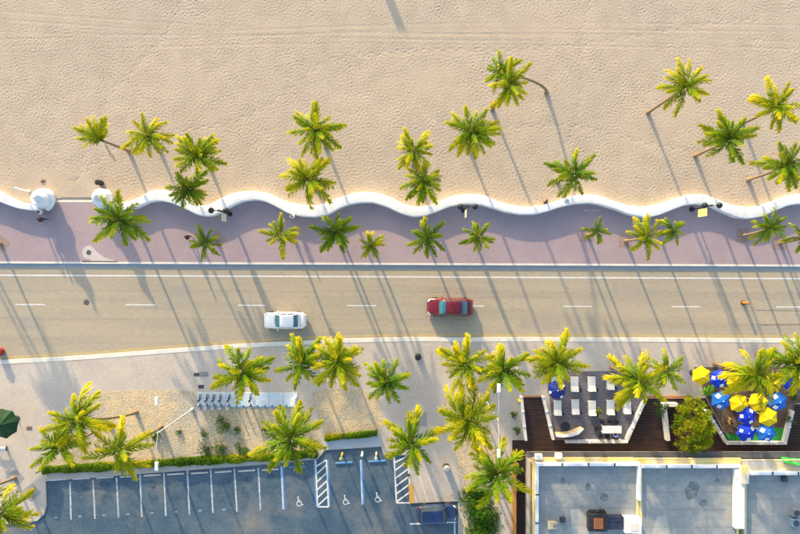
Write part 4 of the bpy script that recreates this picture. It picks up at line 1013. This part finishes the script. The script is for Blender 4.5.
# ------------------------------------------------------------------ buildings
def building(label, x0, x1, yf, hb, yb, cop, name='shop_building', side=True, doors=()):
    """x0,x1,yf: outer roof edge in the photo at height hb; yb: photo row where it ends (outside the frame)"""
    A = P(x0, yf, hb); B = P(x1, yf, hb); C = P(x0, yb, hb)
    root = empty(name, (A.x, A.y, .1), label, 'building', 'flat-roofed shops')
    Wd = B.x - A.x; D = A.y - C.y; T = .28; hp = hb - .1
    hr = hp - .55
    w_ = MB(); w_.box((Wd / 2, -T / 2, hr / 2), (Wd, T, hr)); w_.obj('front_wall', yel_wall, root)
    w_ = MB(); w_.box((T / 2, -D / 2 - T / 2, hr / 2), (T, D - T, hr)); w_.obj('side_wall', yel_wall, root)
    w_ = MB(); w_.box((Wd - T / 2, -D / 2 - T / 2, hr / 2 - .003), (T, D - T, hr)); w_.obj('side_wall', yel_wall, root)
    w_ = MB(); w_.box((Wd / 2, -D + T / 2, hr / 2 - .006), (Wd - 2 * T, T, hr)); w_.obj('back_wall', yel_wall, root)
    r_ = MB(); r_.box((Wd / 2, -D / 2, hr - .05), (Wd - 2 * T + .02, D - 2 * T + .02, .08)); r_.obj('roof_deck', roof_m, root)
    sm_ = MB(); q = 1.15
    while q < D - 1:
        sm_.box((Wd / 2, -q, hr - .006), (Wd - 2 * T, .035, .012)); q += 1.83
    for q in np.arange(3.1, Wd - 1, 3.9): sm_.box((q, -D / 2, hr - .0075), (.03, D - 2 * T, .009))
    so = sm_.obj('membrane_seams', M('roof_seam', (.21, .232, .235), (.25, .265, .26), 2, .8) if 'roof_seam' not in bpy.data.materials else bpy.data.materials['roof_seam'], root)
    so['kind'] = 'stuff'
    # parapet pieces with dark clips at the joints
    def run(a, b, width, mat=wall_white):
        a = Vector(a); b = Vector(b); d = b - a; n = max(1, round(d.length / 2.95)); st = d.length / n; ang = math.atan2(d.y, d.x); u = d.normalized()
        pm_ = MB(); pm_.box((0, 0, 0), (st - .03, width, .62)); me = pm_.mesh('parapet_block', mat)
        cm = MB(); cm.box((0, 0, 0), (.14, width + .10, .10)); cme = cm.mesh('clip', dark_m)
        for i in range(n):
            c = a + u * (i + .5) * st; o = bpy.data.objects.new('parapet_block', me); col.objects.link(o); o.parent = root; o.location = (c.x, c.y, hp - .31); o.rotation_euler.z = ang
            if i:
                c = a + u * i * st; o = bpy.data.objects.new('clip', cme); col.objects.link(o); o.parent = root; o.location = (c.x, c.y, hp - .02); o.rotation_euler.z = ang
    run((0, -T / 2, 0), (Wd, -T / 2, 0), T)
    if side: run((T / 2, -T - .01, 0), (T / 2, -D + T, 0), T)
    run((Wd - T / 2, -T - .01, 0), (Wd - T / 2, -(D if cop is None else cop), 0), T)
    # cornice and shop front
    c = MB(); c.box((Wd / 2, .09, hr - .18), (Wd + .1, .18, .22)); c.box((Wd / 2, .05, hr - .55), (Wd + .06, .10, .10)); c.obj('cornice', tan_wall, root)
    for dx, wd, hh, z, nm in doors:
        f = MB(); f.box((dx, .025, z + hh / 2), (wd + .16, .05, hh + .16)); fr = f.obj(nm, tan_wall, root)
        g = MB(); g.box((dx, .056, z + hh / 2), (wd, .012, hh)); g.obj('pane', glass_m, fr)
    return root, A, hr + .1
b1, A1, zr1 = building('flat-roofed yellow building at the left with the dark and orange rooftop unit', 536, 641, 463.5, 3.7, 640, 3.9, doors=((2, 1.0, 2.1, .05, 'door'), (4.5, 1.8, 1.3, .9, 'window'), (7.6, 1.8, 1.3, .9, 'window')))
b2, A2, zr2 = building('flat-roofed yellow building in the middle with a round dark roof stain', 641.6, 742, 465.5, 3.7, 640, 6.2, side=False, doors=((2, 1.8, 1.3, .9, 'window'), (5, 1.0, 2.1, .05, 'door'), (7.6, 1.8, 1.3, .9, 'window')))
b3, A3, zr3 = building('flat-roofed building at the right frame edge with the green awning', 747, 850, 472.5, 3.5, 640, None, side=False, doors=((1.6, 1.0, 2.1, .05, 'door'), (7.5, 1.8, 1.3, .9, 'window')))
# white dividing wall strip between the middle and right building
dw = MB(); a = P(735.5, 470, 3.75); b = P(744.5, 529, 3.75); dw.box(((a.x + b.x) / 2, (a.y + b.y) / 2, 3.47), (b.x - a.x, a.y - b.y, .6)); tag(dw.obj('dividing_parapet', wall_white), 'broad white dividing parapet between the middle and right roofs', 'parapet')
dw = MB(); a = P(741.5, 467, 3.9); b = P(749, 484, 3.9); dw.box(((a.x + b.x) / 2, (a.y + b.y) / 2, 3.65), (b.x - a.x, a.y - b.y, .5)); tag(dw.obj('chimney_block', yel_wall), 'yellow stucco block at the head of the broad dividing parapet', 'chimney')
# yellow front canopy band (lower ledge on the street side)
def ledge(x0, x1, y0, y1, z, mat, name, label, cat):
    a = P(x0, y0, z); b = P(x1, y1, z); m = MB(); m.box(((a.x + b.x) / 2, (a.y + b.y) / 2, z - .06), (b.x - a.x, a.y - b.y, .12)); m.box(((a.x + b.x) / 2, a.y + .02, z - .10), (b.x - a.x, .06, .24)); return tag(m.obj(name, mat), label, cat)
ledge(532, 634, 458.6, 462.9, 3.1, yel_wall, 'entrance_canopy', 'yellow canopy ledge along the front of the left building', 'canopy')
ledge(634.5, 741, 459.0, 464.6, 3.1, yel_wall, 'entrance_canopy', 'yellow canopy ledge along the front of the middle building', 'canopy')
ledge(741.5, 845, 460.6, 471, 3.0, M('pale_canopy', (.64, .52, .28), (.62, .56, .46), .8, .85), 'entrance_canopy', 'pale yellow canopy ledge along the front of the right building', 'canopy')
ledge(527, 845, 452.6, 458.2, 2.6, M('grey_canopy', (.10, .10, .10), (.14, .135, .13), 1.0, .8, c3=(.19, .16, .135), c3scale=.4), 'walkway_cover', 'dark grey flat walkway cover along the building fronts', 'canopy')
# awning
aw = MB(); a = P(781, 457, 2.6); b = P(815, 464, 3.1)
aw.add([(a.x, a.y, 2.6), (b.x, a.y - .3, 2.6), (b.x, b.y - .4, 3.35), (a.x, b.y + .15, 3.35), (a.x, a.y, 2.35), (b.x, a.y - .3, 2.35), (b.x, b.y - .4, 2.3), (a.x, b.y + .15, 2.3)], [(0, 1, 2, 3), (4, 5, 1, 0), (0, 3, 7, 4), (1, 5, 6, 2)])
tag(aw.obj('awning', green_m), 'bright green sloping awning on the front of the right building', 'awning')
for x, y, lab in ((538.5, 456.6, 'white wall-mounted box on the building front, left one of two'), (558.5, 455.8, 'white wall-mounted box on the building front, right one of two')):
    m_ = MB(); c = P(x, y, 3.2); m_.box((0, 0, 0), (.72, .5, .45)); m_.box((0, .26, 0), (.6, .02, .34)); m_.box((0, -.3, -.18), (.1, .4, .06)); tag(m_.obj('wall_box', white_m, None, loc=c), lab, 'wall box', 'white boxes on the building front')
# outer side fence of the building
fn = empty('side_fence', P(526, 455) + Vector((0, 0, .14)), 'pale grey slatted fence along the left side of the building', 'fence')
sl = MB(); sl.box((0, 0, 0), (.05, 1.36, .22)); slm = sl.mesh('slat', M('grey_slat', (.45, .45, .45), (.38, .38, .38), 3, .7)); po = MB(); po.box((0, 0, 1.0), (.09, .09, 2.0)); pom = po.mesh('post', grey_m)
for k in range(9):
    o = bpy.data.objects.new('post', pom); col.objects.link(o); o.parent = fn; o.location = (.06, -.1 - 1.4 * k, 0)
    for j in range(6):
        o = bpy.data.objects.new('slat', slm); col.objects.link(o); o.parent = fn; o.location = (0, -.8 - 1.4 * k, .25 + .31 * j)
# roof equipment
def rp(x, y, z): return P(x, y, z)
zr = zr1 - .06
hv = empty('rooftop_unit', rp(596, 520, zr), 'dark rooftop air handler with an orange fan grille on the left building', 'air conditioner')
m_ = MB(); m_.box((-.05, .05, .45), (1.9, 1.75, .9)); m_.box((-.35, .98, .35), (.9, .3, .5)); m_.box((.55, 1.0, .35), (.5, .35, .5)); m_.obj('housing', black_m, hv)
m_ = MB(); m_.box((-.05, 0, .93), (.95, 1.1, .05)); fg = m_.obj('fan_grille', rust_m, hv)
for k in range(7): m_ = MB(); m_.box((-.05, -.45 + k * .15, .965), (.9, .05, .02)); m_.obj('grille_bar', edge_m, fg)
m_ = MB(); m_.box((1.75, -.05, .35), (1.75, 1.3, .7)); m_.box((1.75, .2, .72), (1.2, .1, .06)); m_.obj('duct', M('navy_duct', (.03, .035, .06), (.04, .05, .08), 3, .6), hv)
hw_ = empty('condenser_unit', rp(629.5, 522, zr), 'white boxy condenser at the inner corner of the left roof', 'air conditioner')
m_ = MB(); m_.box((0, 0, .5), (1.7, 1.5, 1.0)); m_.obj('housing', white_m, hw_); m_ = MB(); m_.box((.15, -.1, 1.02), (.8, .8, .04)); m_.obj('lid', M('cream_lid', (.7, .62, .5), (.62, .55, .45), 2, .7), hw_); m_ = MB(); m_.tube([(.6, -.6, .9), (.75, -.75, 1.1), (.4, -.9, 1.1), (-.3, -.85, .3)], .07, 8); m_.obj('pipe', white_m, hw_)
sb = empty('roof_vent', rp(551, 523.5, zr), 'small cream vent box near the left edge of the left roof', 'vent')
m_ = MB(); m_.box((0, 0, .25), (.8, .6, .5)); m_.box((0, 0, .53), (.95, .75, .06)); m_.obj('housing', M('cream_box', (.68, .56, .3), (.6, .5, .3), 2, .7), sb); m_ = MB(); m_.lathe([(.12, .5), (.12, .8), (.2, .82), (.2, .9)], 10, (.2, .1, 0)); m_.obj('flue', grey_m, sb)
for x, y, hh, mt, lab in ((562, 519, .35, dark_m, 'small dark vent cap right of the cream vent box'), (793, 511, .6, grey_m, 'grey rooftop condenser at the right frame edge, upper of two'), (792.5, 521, .6, M('blue_grey_unit', (.14, .26, .36), (.2, .3, .38), 3, .6), 'blue-grey rooftop condenser at the right frame edge, lower of two'), (783, 478.3, .35, dark_m, 'dark vent box near the front edge of the right roof')):
    o = empty('roof_vent', rp(x, y, (zr if x < 700 else zr3 - .06)), lab, 'vent'); sz = .55 if hh < .5 else .8
    m_ = MB(); m_.box((0, 0, hh / 2), (sz, sz, hh), taper=.95); m_.obj('housing', mt, o); m_ = MB(); m_.lathe([(sz * .38, hh), (sz * .38, hh + .05), (sz * .2, hh + .06)], 12); m_.obj('fan_guard', dark_m, o)
# roof stains: dried puddle marks
stain = M('puddle_stain', (.125, .145, .15), (.20, .225, .225), 1.6, .85, speck=.4, sscale=4)
def blot(px, py, r, seed, root, zr_):
    rr = random.Random(seed); m = MB(); c = P(px, py, zr_); n = 44; v = [(0, 0, 0)]; p1, p2 = rr.random() * 6, rr.random() * 6
    for k in range(n): t = 2 * math.pi * k / n; q = r * (1 + .12 * math.sin(2 * t + p1) + .07 * math.sin(5 * t + p2) + rr.uniform(-.03, .03)); v.append((q * math.cos(t), q * math.sin(t) * 1.15, 0))
    m.add(v, [(0, 1 + k, 1 + (k + 1) % n) for k in range(n)]); o = m.obj('puddle_mark', stain, root); o.location = Vector((c.x, c.y, zr_)) - root.location
zz2 = zr2 + .0 - .005
blot(692, 490.5, .78, 2, b2, zz2); blot(703.5, 503, .38, 3, b2, zz2); blot(717, 481, .25, 4, b2, zz2); blot(563, 481, .3, 5, b1, zr1 - .005); blot(588, 487, .3, 6, b1, zr1 - .005); blot(604, 497, .4, 7, b1, zr1 - .005)
for k, p in enumerate(((570, 510, 587, 534), (657, 517, 664, 534))):
    m_ = MB(); q = [P(p[0], p[1], zr1), P(p[0] + 9, p[1] - 1, zr1), P(p[2] + 22 - 14 * k, p[3] + 8, zr1), P(p[2] - 14, p[3] + 8, zr1)]; m_.add(q, [(0, 1, 2, 3)]); rt = (b1, b2)[k]
    m_.v = [(v[0] - rt.location.x, v[1] - rt.location.y, zr1 - .007 - rt.location.z) for v in m_.v]; m_.obj('pale_patch', M('pale_roof_patch', (.44, .41, .35), (.36, .36, .33), 1.2, .85), rt)

# ------------------------------------------------------------------ small street things
def manhole(px, py, z, r, label, parent):
    m = MB(); m.lathe([(r, 0), (r, .008), (r * .96, .012)], 24); m.lathe([(r * .8, .012), (r * .8, .016)], 20); o = m.obj('manhole_cover', M('iron_cover', (.07, .075, .08), (.10, .10, .10), 6, .7) if 'iron_cover' not in bpy.data.materials else bpy.data.materials['iron_cover'], None, loc=P(px, py) + Vector((0, 0, z))); tag(o, label, 'manhole cover', 'manhole covers')
manhole(86.5, 302.3, .004, .31, 'round dark manhole cover in the left lane of the road', road)
pad = M('pale_pad', (.54, .47, .42), (.5, .43, .4), 1.5, .85)
pp = [(89.5 + 6.5 * math.cos(t), 252.5 + 6.8 * math.sin(t)) for t in np.linspace(R(70), R(330), 16)] + [(97, 251.5), (104, 257), (116, 260.5), (116, 261.4), (90, 261.4)]
sheet('concrete_pad', pp, .1655, pad, parent=prom, kind=None)
manhole(89.5, 252.5, .166, .27, 'round dark manhole cover in the pale pad on the promenade', prom)
sheet('drain_slot', [(83, 261.0), (118, 261.2), (118, 262.0), (83, 261.9)], .19, black_m, .01, kind=None, parent=prom)
for x, y, wd, hh, mt, lab in ((197, 374.3, .62, .36, dark_m, 'dark rectangular hatch in the sidewalk, left of the paler one'), (204.5, 374, .85, .5, grey_m, 'pale grey rectangular hatch in the sidewalk'), (201.5, 386.5, .6, .38, dark_m, 'dark rectangular hatch just above the bicycle rack'), (30, 428, .62, .38, M('brown_hatch', (.14, .10, .09), (.18, .13, .12), 4, .7), 'brown rectangular hatch right of the green parasol')):
    m_ = MB(); m_.box((0, 0, .012), (wd, hh, .024)); m_.box((0, 0, .027), (wd - .1, hh - .1, .006)); tag(m_.obj('utility_hatch', mt, None, loc=P(x, y) + Vector((0, 0, .12))), lab, 'hatch', 'utility hatches')
def bin_(px, py, z, r, h, mat, label, lidm=None):
    root = empty('litter_bin', P(px, py) + Vector((0, 0, z)), label, 'litter bin', 'litter bins')
    m = MB(); m.lathe([(r * .85, 0), (r, .08), (r, h * .8), (r * .94, h * .82)], 18); m.obj('body', mat, root, False); m = MB(); m.lathe([(r * 1.05, h * .82), (r * 1.05, h * .88), (r * .7, h), (r * .2, h * 1.02)], 18); m.obj('lid', lidm or mat, root)
bin_(102.5, 183.5, .2, .30, 1.0, black_m, 'dark round litter barrel on the sand above the smaller spiral column')
bin_(417.8, 356, .12, .33, 1.05, M('bin_green', (.02, .05, .05), (.03, .06, .06), 3, .5), 'dark round litter bin on the pale lower sidewalk', black_m)
bin_(446, 466, .12, .36, 1.05, black_m, 'black litter bin with a white lid rim beside the planter', M('bin_lid', (.25, .25, .25), (.4, .4, .4), 5, .6))
bin_(1.5, 351.5, .0, .42, 1.0, red_m, 'red round-topped bin at the kerb on the left frame edge')
dr = empty('traffic_drum', P(743.4, 302.8), 'orange traffic drum standing in the road at the right', 'traffic drum'); dr.scale = (.78, .78, .95)
m_ = MB(); m_.lathe([(.36, 0), (.36, .07), (.27, .09)], 16); m_.obj('base', rubber_m, dr); m_ = MB(); m_.lathe([(.27, .09), (.24, .4), (.21, .95), (.1, 1.02)], 16); dd_ = m_.obj('drum', orange_m, dr)
for z in (.35, .65): m_ = MB(); m_.lathe([(.255 - z * .05, z), (.25 - z * .05, z + .13)], 16); m_.obj('white_band', white_paint, dd_)
hy = empty('fire_hydrant', P(518.8, 400) + Vector((0, 0, .12)), 'yellow fire hydrant at the head of the left ramp', 'hydrant')
m_ = MB(); m_.lathe([(.2, 0), (.2, .06), (.13, .08), (.13, .5), (.17, .52), (.17, .58), (.13, .66), (.04, .74)], 14); m_.obj('body', hyd_m, hy, False)
for a in (0, 180, 270): m_ = MB(); m_.lathe([(.07, .1), (.07, .2), (.05, .22)], 8, (0, 0, .42), M=Matrix.Rotation(R(a), 3, 'Z') @ Matrix.Rotation(R(90), 3, 'Y')); m_.obj('nozzle', hyd_m, hy)
sw = empty('beach_shower', P(30.5, 191.3) + Vector((0, 0, .18)), 'white beach shower post behind the bigger spiral column', 'shower')
m_ = MB(); m_.lathe([(.16, 0), (.16, .1), (.09, .14), (.08, 2.2), (.17, 2.24), (.17, 2.34), (.05, 2.42)], 12); m_.obj('post', white_m, sw); m_ = MB(); m_.tube([(0, 0, 2.1), (-.25, 0, 2.15), (-.34, 0, 2.05)], .025, 6); m_.obj('spout', grey_m, sw)
dl = MB(); dl.add([(-.3, -.12, 0), (.1, -.2, 0), (.32, .05, 0), (-.1, .2, 0), (-.2, -.05, .14), (.12, .0, .12)], [(0, 1, 5, 4), (1, 2, 5), (2, 3, 4, 5), (3, 0, 4), (3, 2, 1, 0)]); tag(dl.obj('driftwood', M('dark_wood', (.12, .08, .06), (.17, .11, .08), 5, .9), None, loc=P(44.3, 181) + Vector((0, 0, .19))), 'small dark piece of driftwood on the sand above the bigger spiral', 'driftwood')
def sign_post(px, py, label, h, pm, z=0):
    root = empty('sign_post', P(px, py) + Vector((0, 0, z)), label, 'sign', 'sign posts by the parking stalls')
    m = MB(); m.lathe([(.05, 0), (.05, h)], 8); m.lathe([(.12, 0), (.12, .5)], 10); m.obj('post', pm, root); m = MB(); m.box((0, -.04, h - .25), (.34, .03, .48)); m.obj('sign_plate', blue_paint, root); m = MB(); m.lathe([(.13, h), (.13, h + .06)], 10); m.obj('post_cap', pm, root)
sign_post(342.5, 452.8, 'yellow sign post in front of the left accessible stall', 2.1, hyd_m); sign_post(376.5, 452.6, 'cream sign post in front of the right accessible stall', 2.1, M('cream_post', (.7, .6, .42), (.62, .52, .36), 3, .7)); sign_post(362.5, 452, 'white bollard sign between the two accessible stalls', 1.2, white_m)
bn = empty('bench', P(3, 448) + Vector((0, 0, .12)), 'pale bench below the dark green parasol at the left frame edge', 'bench')
for k in range(3): m_ = MB(); m_.box((-.1, -.2 + k * .2, .45), (1.5, .17, .05)); m_.obj('slat', white_m, bn)
for k in range(2): m_ = MB(); m_.box((-.1, .32, .62 + k * .2), (1.5, .05, .15)); m_.obj('back_slat', white_m, bn)
for s_ in (-.7, .5): m_ = MB(); m_.box((s_, 0, .21), (.06, .5, .42)); m_.obj('leg', dark_m, bn)
gb = MB(); gb.box((-.15, -.08, .56), (.4, .3, .2), taper=.8); gb.box((-.15, -.08, .68), (.16, .05, .05)); tag(gb.obj('bag', dkgreen, None, loc=P(3, 448) + Vector((0, 0, .08))), 'dark green bag lying on the pale bench', 'bag')
lp_ = MB(); lp_.tube([(0, 0, 0), (0, 0, 1.0), (.05, 0, 1.1)], [.06, .05, .04], 8); lp_.lathe([(.13, 0), (.13, .06)], 10); tag(lp_.obj('bollard', black_m, None, loc=P(42, 470) + Vector((0, 0, .12))), 'thin black bollard at the left end of the long hedge', 'bollard')
bt_ = MB(); bt_.tube([(0, 0, 0), (-.1, -.02, .9)], .05, 8); bt_.lathe([(.12, 0), (.12, .06)], 10); tag(bt_.obj('bollard', black_m, None, loc=P(409, 474.6) + Vector((0, 0, .12))), 'black bollard below the palm on the walk near the hatched strip', 'bollard')
# dashes painted on the promenade
for xs, y in ((( (152, 157), (159, 163), (165, 168)), 196.6), (((583.5, 589), (591, 595), (596.5, 599)), 209.4)):
    for a, b in xs:
        y_ = y + 1.0; strip('painted_dash', [(a, y_), (b, y_)], -.3, .3, .1645, white_paint, prom)
# lifeguard chair just above the frame: its shadow falls into the picture
lgc = empty('lifeguard_chair', P(359, -80) + Vector((0, 0, .15)), 'tall wooden lifeguard chair just above the picture, its shadow on the sand', 'lifeguard chair')
for sx in (-1, 1):
    for sy in (-1, 1): m_ = MB(); m_.tube([(sx * .55, sy * .6, 0), (sx * .4, sy * .4, 2.2)], .06, 6); m_.obj('leg', tan_wall, lgc)
m_ = MB(); m_.box((0, 0, 2.2), (.95, 1.0, .08)); m_.obj('seat', tan_wall, lgc); m_ = MB(); m_.box((0, -.45, 2.75), (.95, .06, 1.0)); m_.obj('backrest', tan_wall, lgc)
for k in range(5): m_ = MB(); m_.box((0, .62 - k * .03, .35 + k * .4), (.95, .05, .06)); m_.obj('rung', tan_wall, lgc)

# ------------------------------------------------------------------ people
def skin_mesh(name, nodes, edges, mats, parent, sub=1):
    me = bpy.data.meshes.new(name); me.from_pydata([n[0] for n in nodes], edges, []); me.materials.append(mats)
    o = bpy.data.objects.new(name, me); col.objects.link(o); o.parent = parent
    bm = bmesh.new(); bm.from_mesh(me); ly = bm.verts.layers.skin.verify()
    for v, n in zip(bm.verts, nodes):
        r = n[1]; v[ly].radius = r if isinstance(r, tuple) else (r, r)
    bm.verts.ensure_lookup_table(); bm.verts[0][ly].use_root = True
    bm.to_mesh(me); bm.free()
    md = o.modifiers.new('skin', 'SKIN'); md.use_smooth_shade = True
    ss = o.modifiers.new('sub', 'SUBSURF'); ss.levels = sub; ss.render_levels = sub
    return o
def person(loc, rz, pose, top, bottom, label):
    root = empty('person', loc, label, 'person', None, rz)
    # faces -Y; joints per pose
    if pose == 'stand' or pose == 'walk':
        k = .22 if pose == 'walk' else .04
        J = dict(pel=(0, 0, .95), ch=(0, .0, 1.25), nk=(0, .01, 1.46), hd=(0, -.02, 1.6), ht=(0, -.01, 1.70))
        for s_, n in ((-1, 'l'), (1, 'r')):
            J['hip' + n] = (s_ * .10, 0, .90); J['kn' + n] = (s_ * .10, -s_ * k * .6 - .02, .50); J['an' + n] = (s_ * .10, -s_ * k * .9 + (.10 if s_ < 0 else 0) * (k > .1), .09); J['to' + n] = (s_ * .11, J['an' + n][1] - .18, .04)
            J['sh' + n] = (s_ * .185, .0, 1.41); J['el' + n] = (s_ * .25, s_ * k * .5 + .02, 1.13); J['wr' + n] = (s_ * .26, s_ * k * .9 - .10, .90)
    else:
        z = .45 if pose == 'chair' else .12
        J = dict(pel=(0, 0, z + .10), ch=(0, .03, z + .40), nk=(0, .03, z + .61), hd=(0, -.01, z + .75), ht=(0, 0, z + .85))
        for s_, n in ((-1, 'l'), (1, 'r')):
            if pose == 'chair': kn = (s_ * .14, -.42, z + .08); an = (s_ * .14, -.40, .09)
            else: kn = (s_ * .17, -.42, .45); an = (s_ * .14, -.68, .09)
            J['hip' + n] = (s_ * .10, -.03, z + .08); J['kn' + n] = kn; J['an' + n] = an; J['to' + n] = (an[0], an[1] - .18, .04)
            J['sh' + n] = (s_ * .185, .03, z + .56); J['el' + n] = (s_ * .25, -.08, z + .31); J['wr' + n] = (s_ * .16, -.32, z + .33)
    nm = list(J)
    rad = dict(pel=(.155, .12), ch=(.15, .115), nk=.06, hd=(.085, .10), ht=(.06, .07), hip=.09, kn=.06, an=.042, to=.035, sh=.06, el=.042, wr=.03)
    nodes = [(J[n], rad[n if n in rad else n[:-1]]) for n in nm]; ix = {n: i for i, n in enumerate(nm)}
    ed = [('pel', 'ch'), ('ch', 'nk'), ('nk', 'hd'), ('hd', 'ht')]
    for n in 'lr': ed += [('pel', 'hip' + n), ('hip' + n, 'kn' + n), ('kn' + n, 'an' + n), ('an' + n, 'to' + n), ('ch', 'sh' + n), ('sh' + n, 'el' + n), ('el' + n, 'wr' + n)]
    E = [(ix[a], ix[b]) for a, b in ed]
    for n, s_ in (('l', -1), ('r', 1)):                     # palm and five fingers
        w_ = Vector(J['wr' + n]); dirv = (w_ - Vector(J['el' + n])).normalized(); pa = w_ + dirv * .07
        nodes.append((tuple(pa), (.034, .022))); pi = len(nodes) - 1; E.append((ix['wr' + n], pi))
        sidev = Vector((0, 1, 0)) if abs(dirv.z) > .6 else Vector((1, 0, 0))
        for f in range(4):
            q = pa + dirv * .045 + sidev * (-.03 + .02 * f); nodes.append((tuple(q), .010)); E.append((pi, len(nodes) - 1)); q2 = q + dirv * (.035 + .01 * (f in (1, 2))) + Vector((-s_ * .012, 0, -.008)); nodes.append((tuple(q2), .008)); E.append((len(nodes) - 2, len(nodes) - 1))
        q = w_ + dirv * .035 - sidev * .045; nodes.append((tuple(q), .011)); E.append((pi, len(nodes) - 1))
    body = skin_mesh('body', nodes, E, skin_m, root)
    def sub(names, grow, name, mat):
        nn = [(J[a], tuple(x * grow for x in (rad[a if a in rad else a[:-1]] if isinstance(rad[a if a in rad else a[:-1]], tuple) else (rad[a if a in rad else a[:-1]],) * 2))) for a in names]; ii = {a: i for i, a in enumerate(names)}
        skin_mesh(name, nn, [(ii[a], ii[b]) for a, b in ed if a in ii and b in ii], mat, root)
    sub(['pel', 'ch', 'shl', 'shr', 'ell', 'elr'], 1.16, 'shirt', top); sub(['pel', 'hipl', 'hipr', 'knl', 'knr'] + (['anl', 'anr'] if pose != 'floor' else []), 1.2, 'trousers', bottom)
    h = Vector(J['hd']); hm = MB(); hm.lathe([(.104, -.02), (.112, .04), (.10, .10), (.06, .145), (.01, .155)], 14, (h.x, h.y + .025, h.z)); hm.obj('hair', hair_m, root, True)
    fm = MB()
    fm.box((h.x, h.y - .115, h.z - .005), (.022, .03, .04), taper=.6); fm.obj('nose', skin_m, root)
    for s_ in (-1, 1): m = MB(); m.lathe([(.001, -.012), (.012, 0), (.001, .012)], 8, (h.x + s_ * .035, h.y - .098, h.z + .025)); m.obj('eye', black_m, root); m = MB(); m.box((h.x + s_ * .10, h.y + .01, h.z), (.02, .035, .055)); m.obj('ear', skin_m, root)
    m = MB(); m.box((h.x, h.y - .098, h.z - .05), (.045, .012, .012)); m.obj('mouth', cloth['red'], root)
    return root
person(P(48.5, 213.3) + Vector((0, 0, .16)), R(70), 'walk', cloth['white'], cloth['grey'], 'person in white walking just below the bigger spiral column')
person(P(47.5, 220.3) + Vector((0, 0, .16)), R(80), 'walk', cloth['black'], cloth['navy'], 'person in black walking beside the person in white')
person(P(191, 237.8) + Vector((0, 0, .16)), R(100), 'walk', cloth['black'], cloth['black'], 'person in black walking left of a small promenade palm')
person(P(294.5, 217.3) + Vector((0, 0, .16)), R(10), 'stand', cloth['white'], cloth['white'], 'person in white standing against the wave wall')
person(P(544, 201.5) + Vector((0, 0, .26)), R(10), 'floor', cloth['tan'], cloth['navy'], 'person in tan sitting on the sand behind the wave wall')
person(P(612.5, 434.2) + Vector((0, 0, .131)), R(180), 'chair', cloth['blue'], cloth['navy'], 'person in blue sitting at the long white dining table')
yc_ = dup(ch, P(725, 420.5) + Vector((0, 0, .131)), R(120), 'black chair under the yellow-shirted person on the parasol patio', 'black chair on the parasol patio')
person(P(725, 420.5) + Vector((0, 0, .131)), R(120), 'chair', cloth['yellow'], cloth['tan'], 'person in yellow sitting left of the stacked blue parasols')
# motley beach towel folded on the wall top
tw = MB(); tw.box((0, 0, .03), (.5, .28, .06), taper=.92); tw.box((.05, .02, .08), (.35, .22, .05), taper=.9); tag(tw.obj('folded_towel', M('grey_towel', (.42, .42, .46), (.5, .48, .48), 6, .95), None, loc=P(566.5, 200.3, 1.0)), 'grey folded towel lying on the wave wall beside the wide-fronded palm', 'towel')
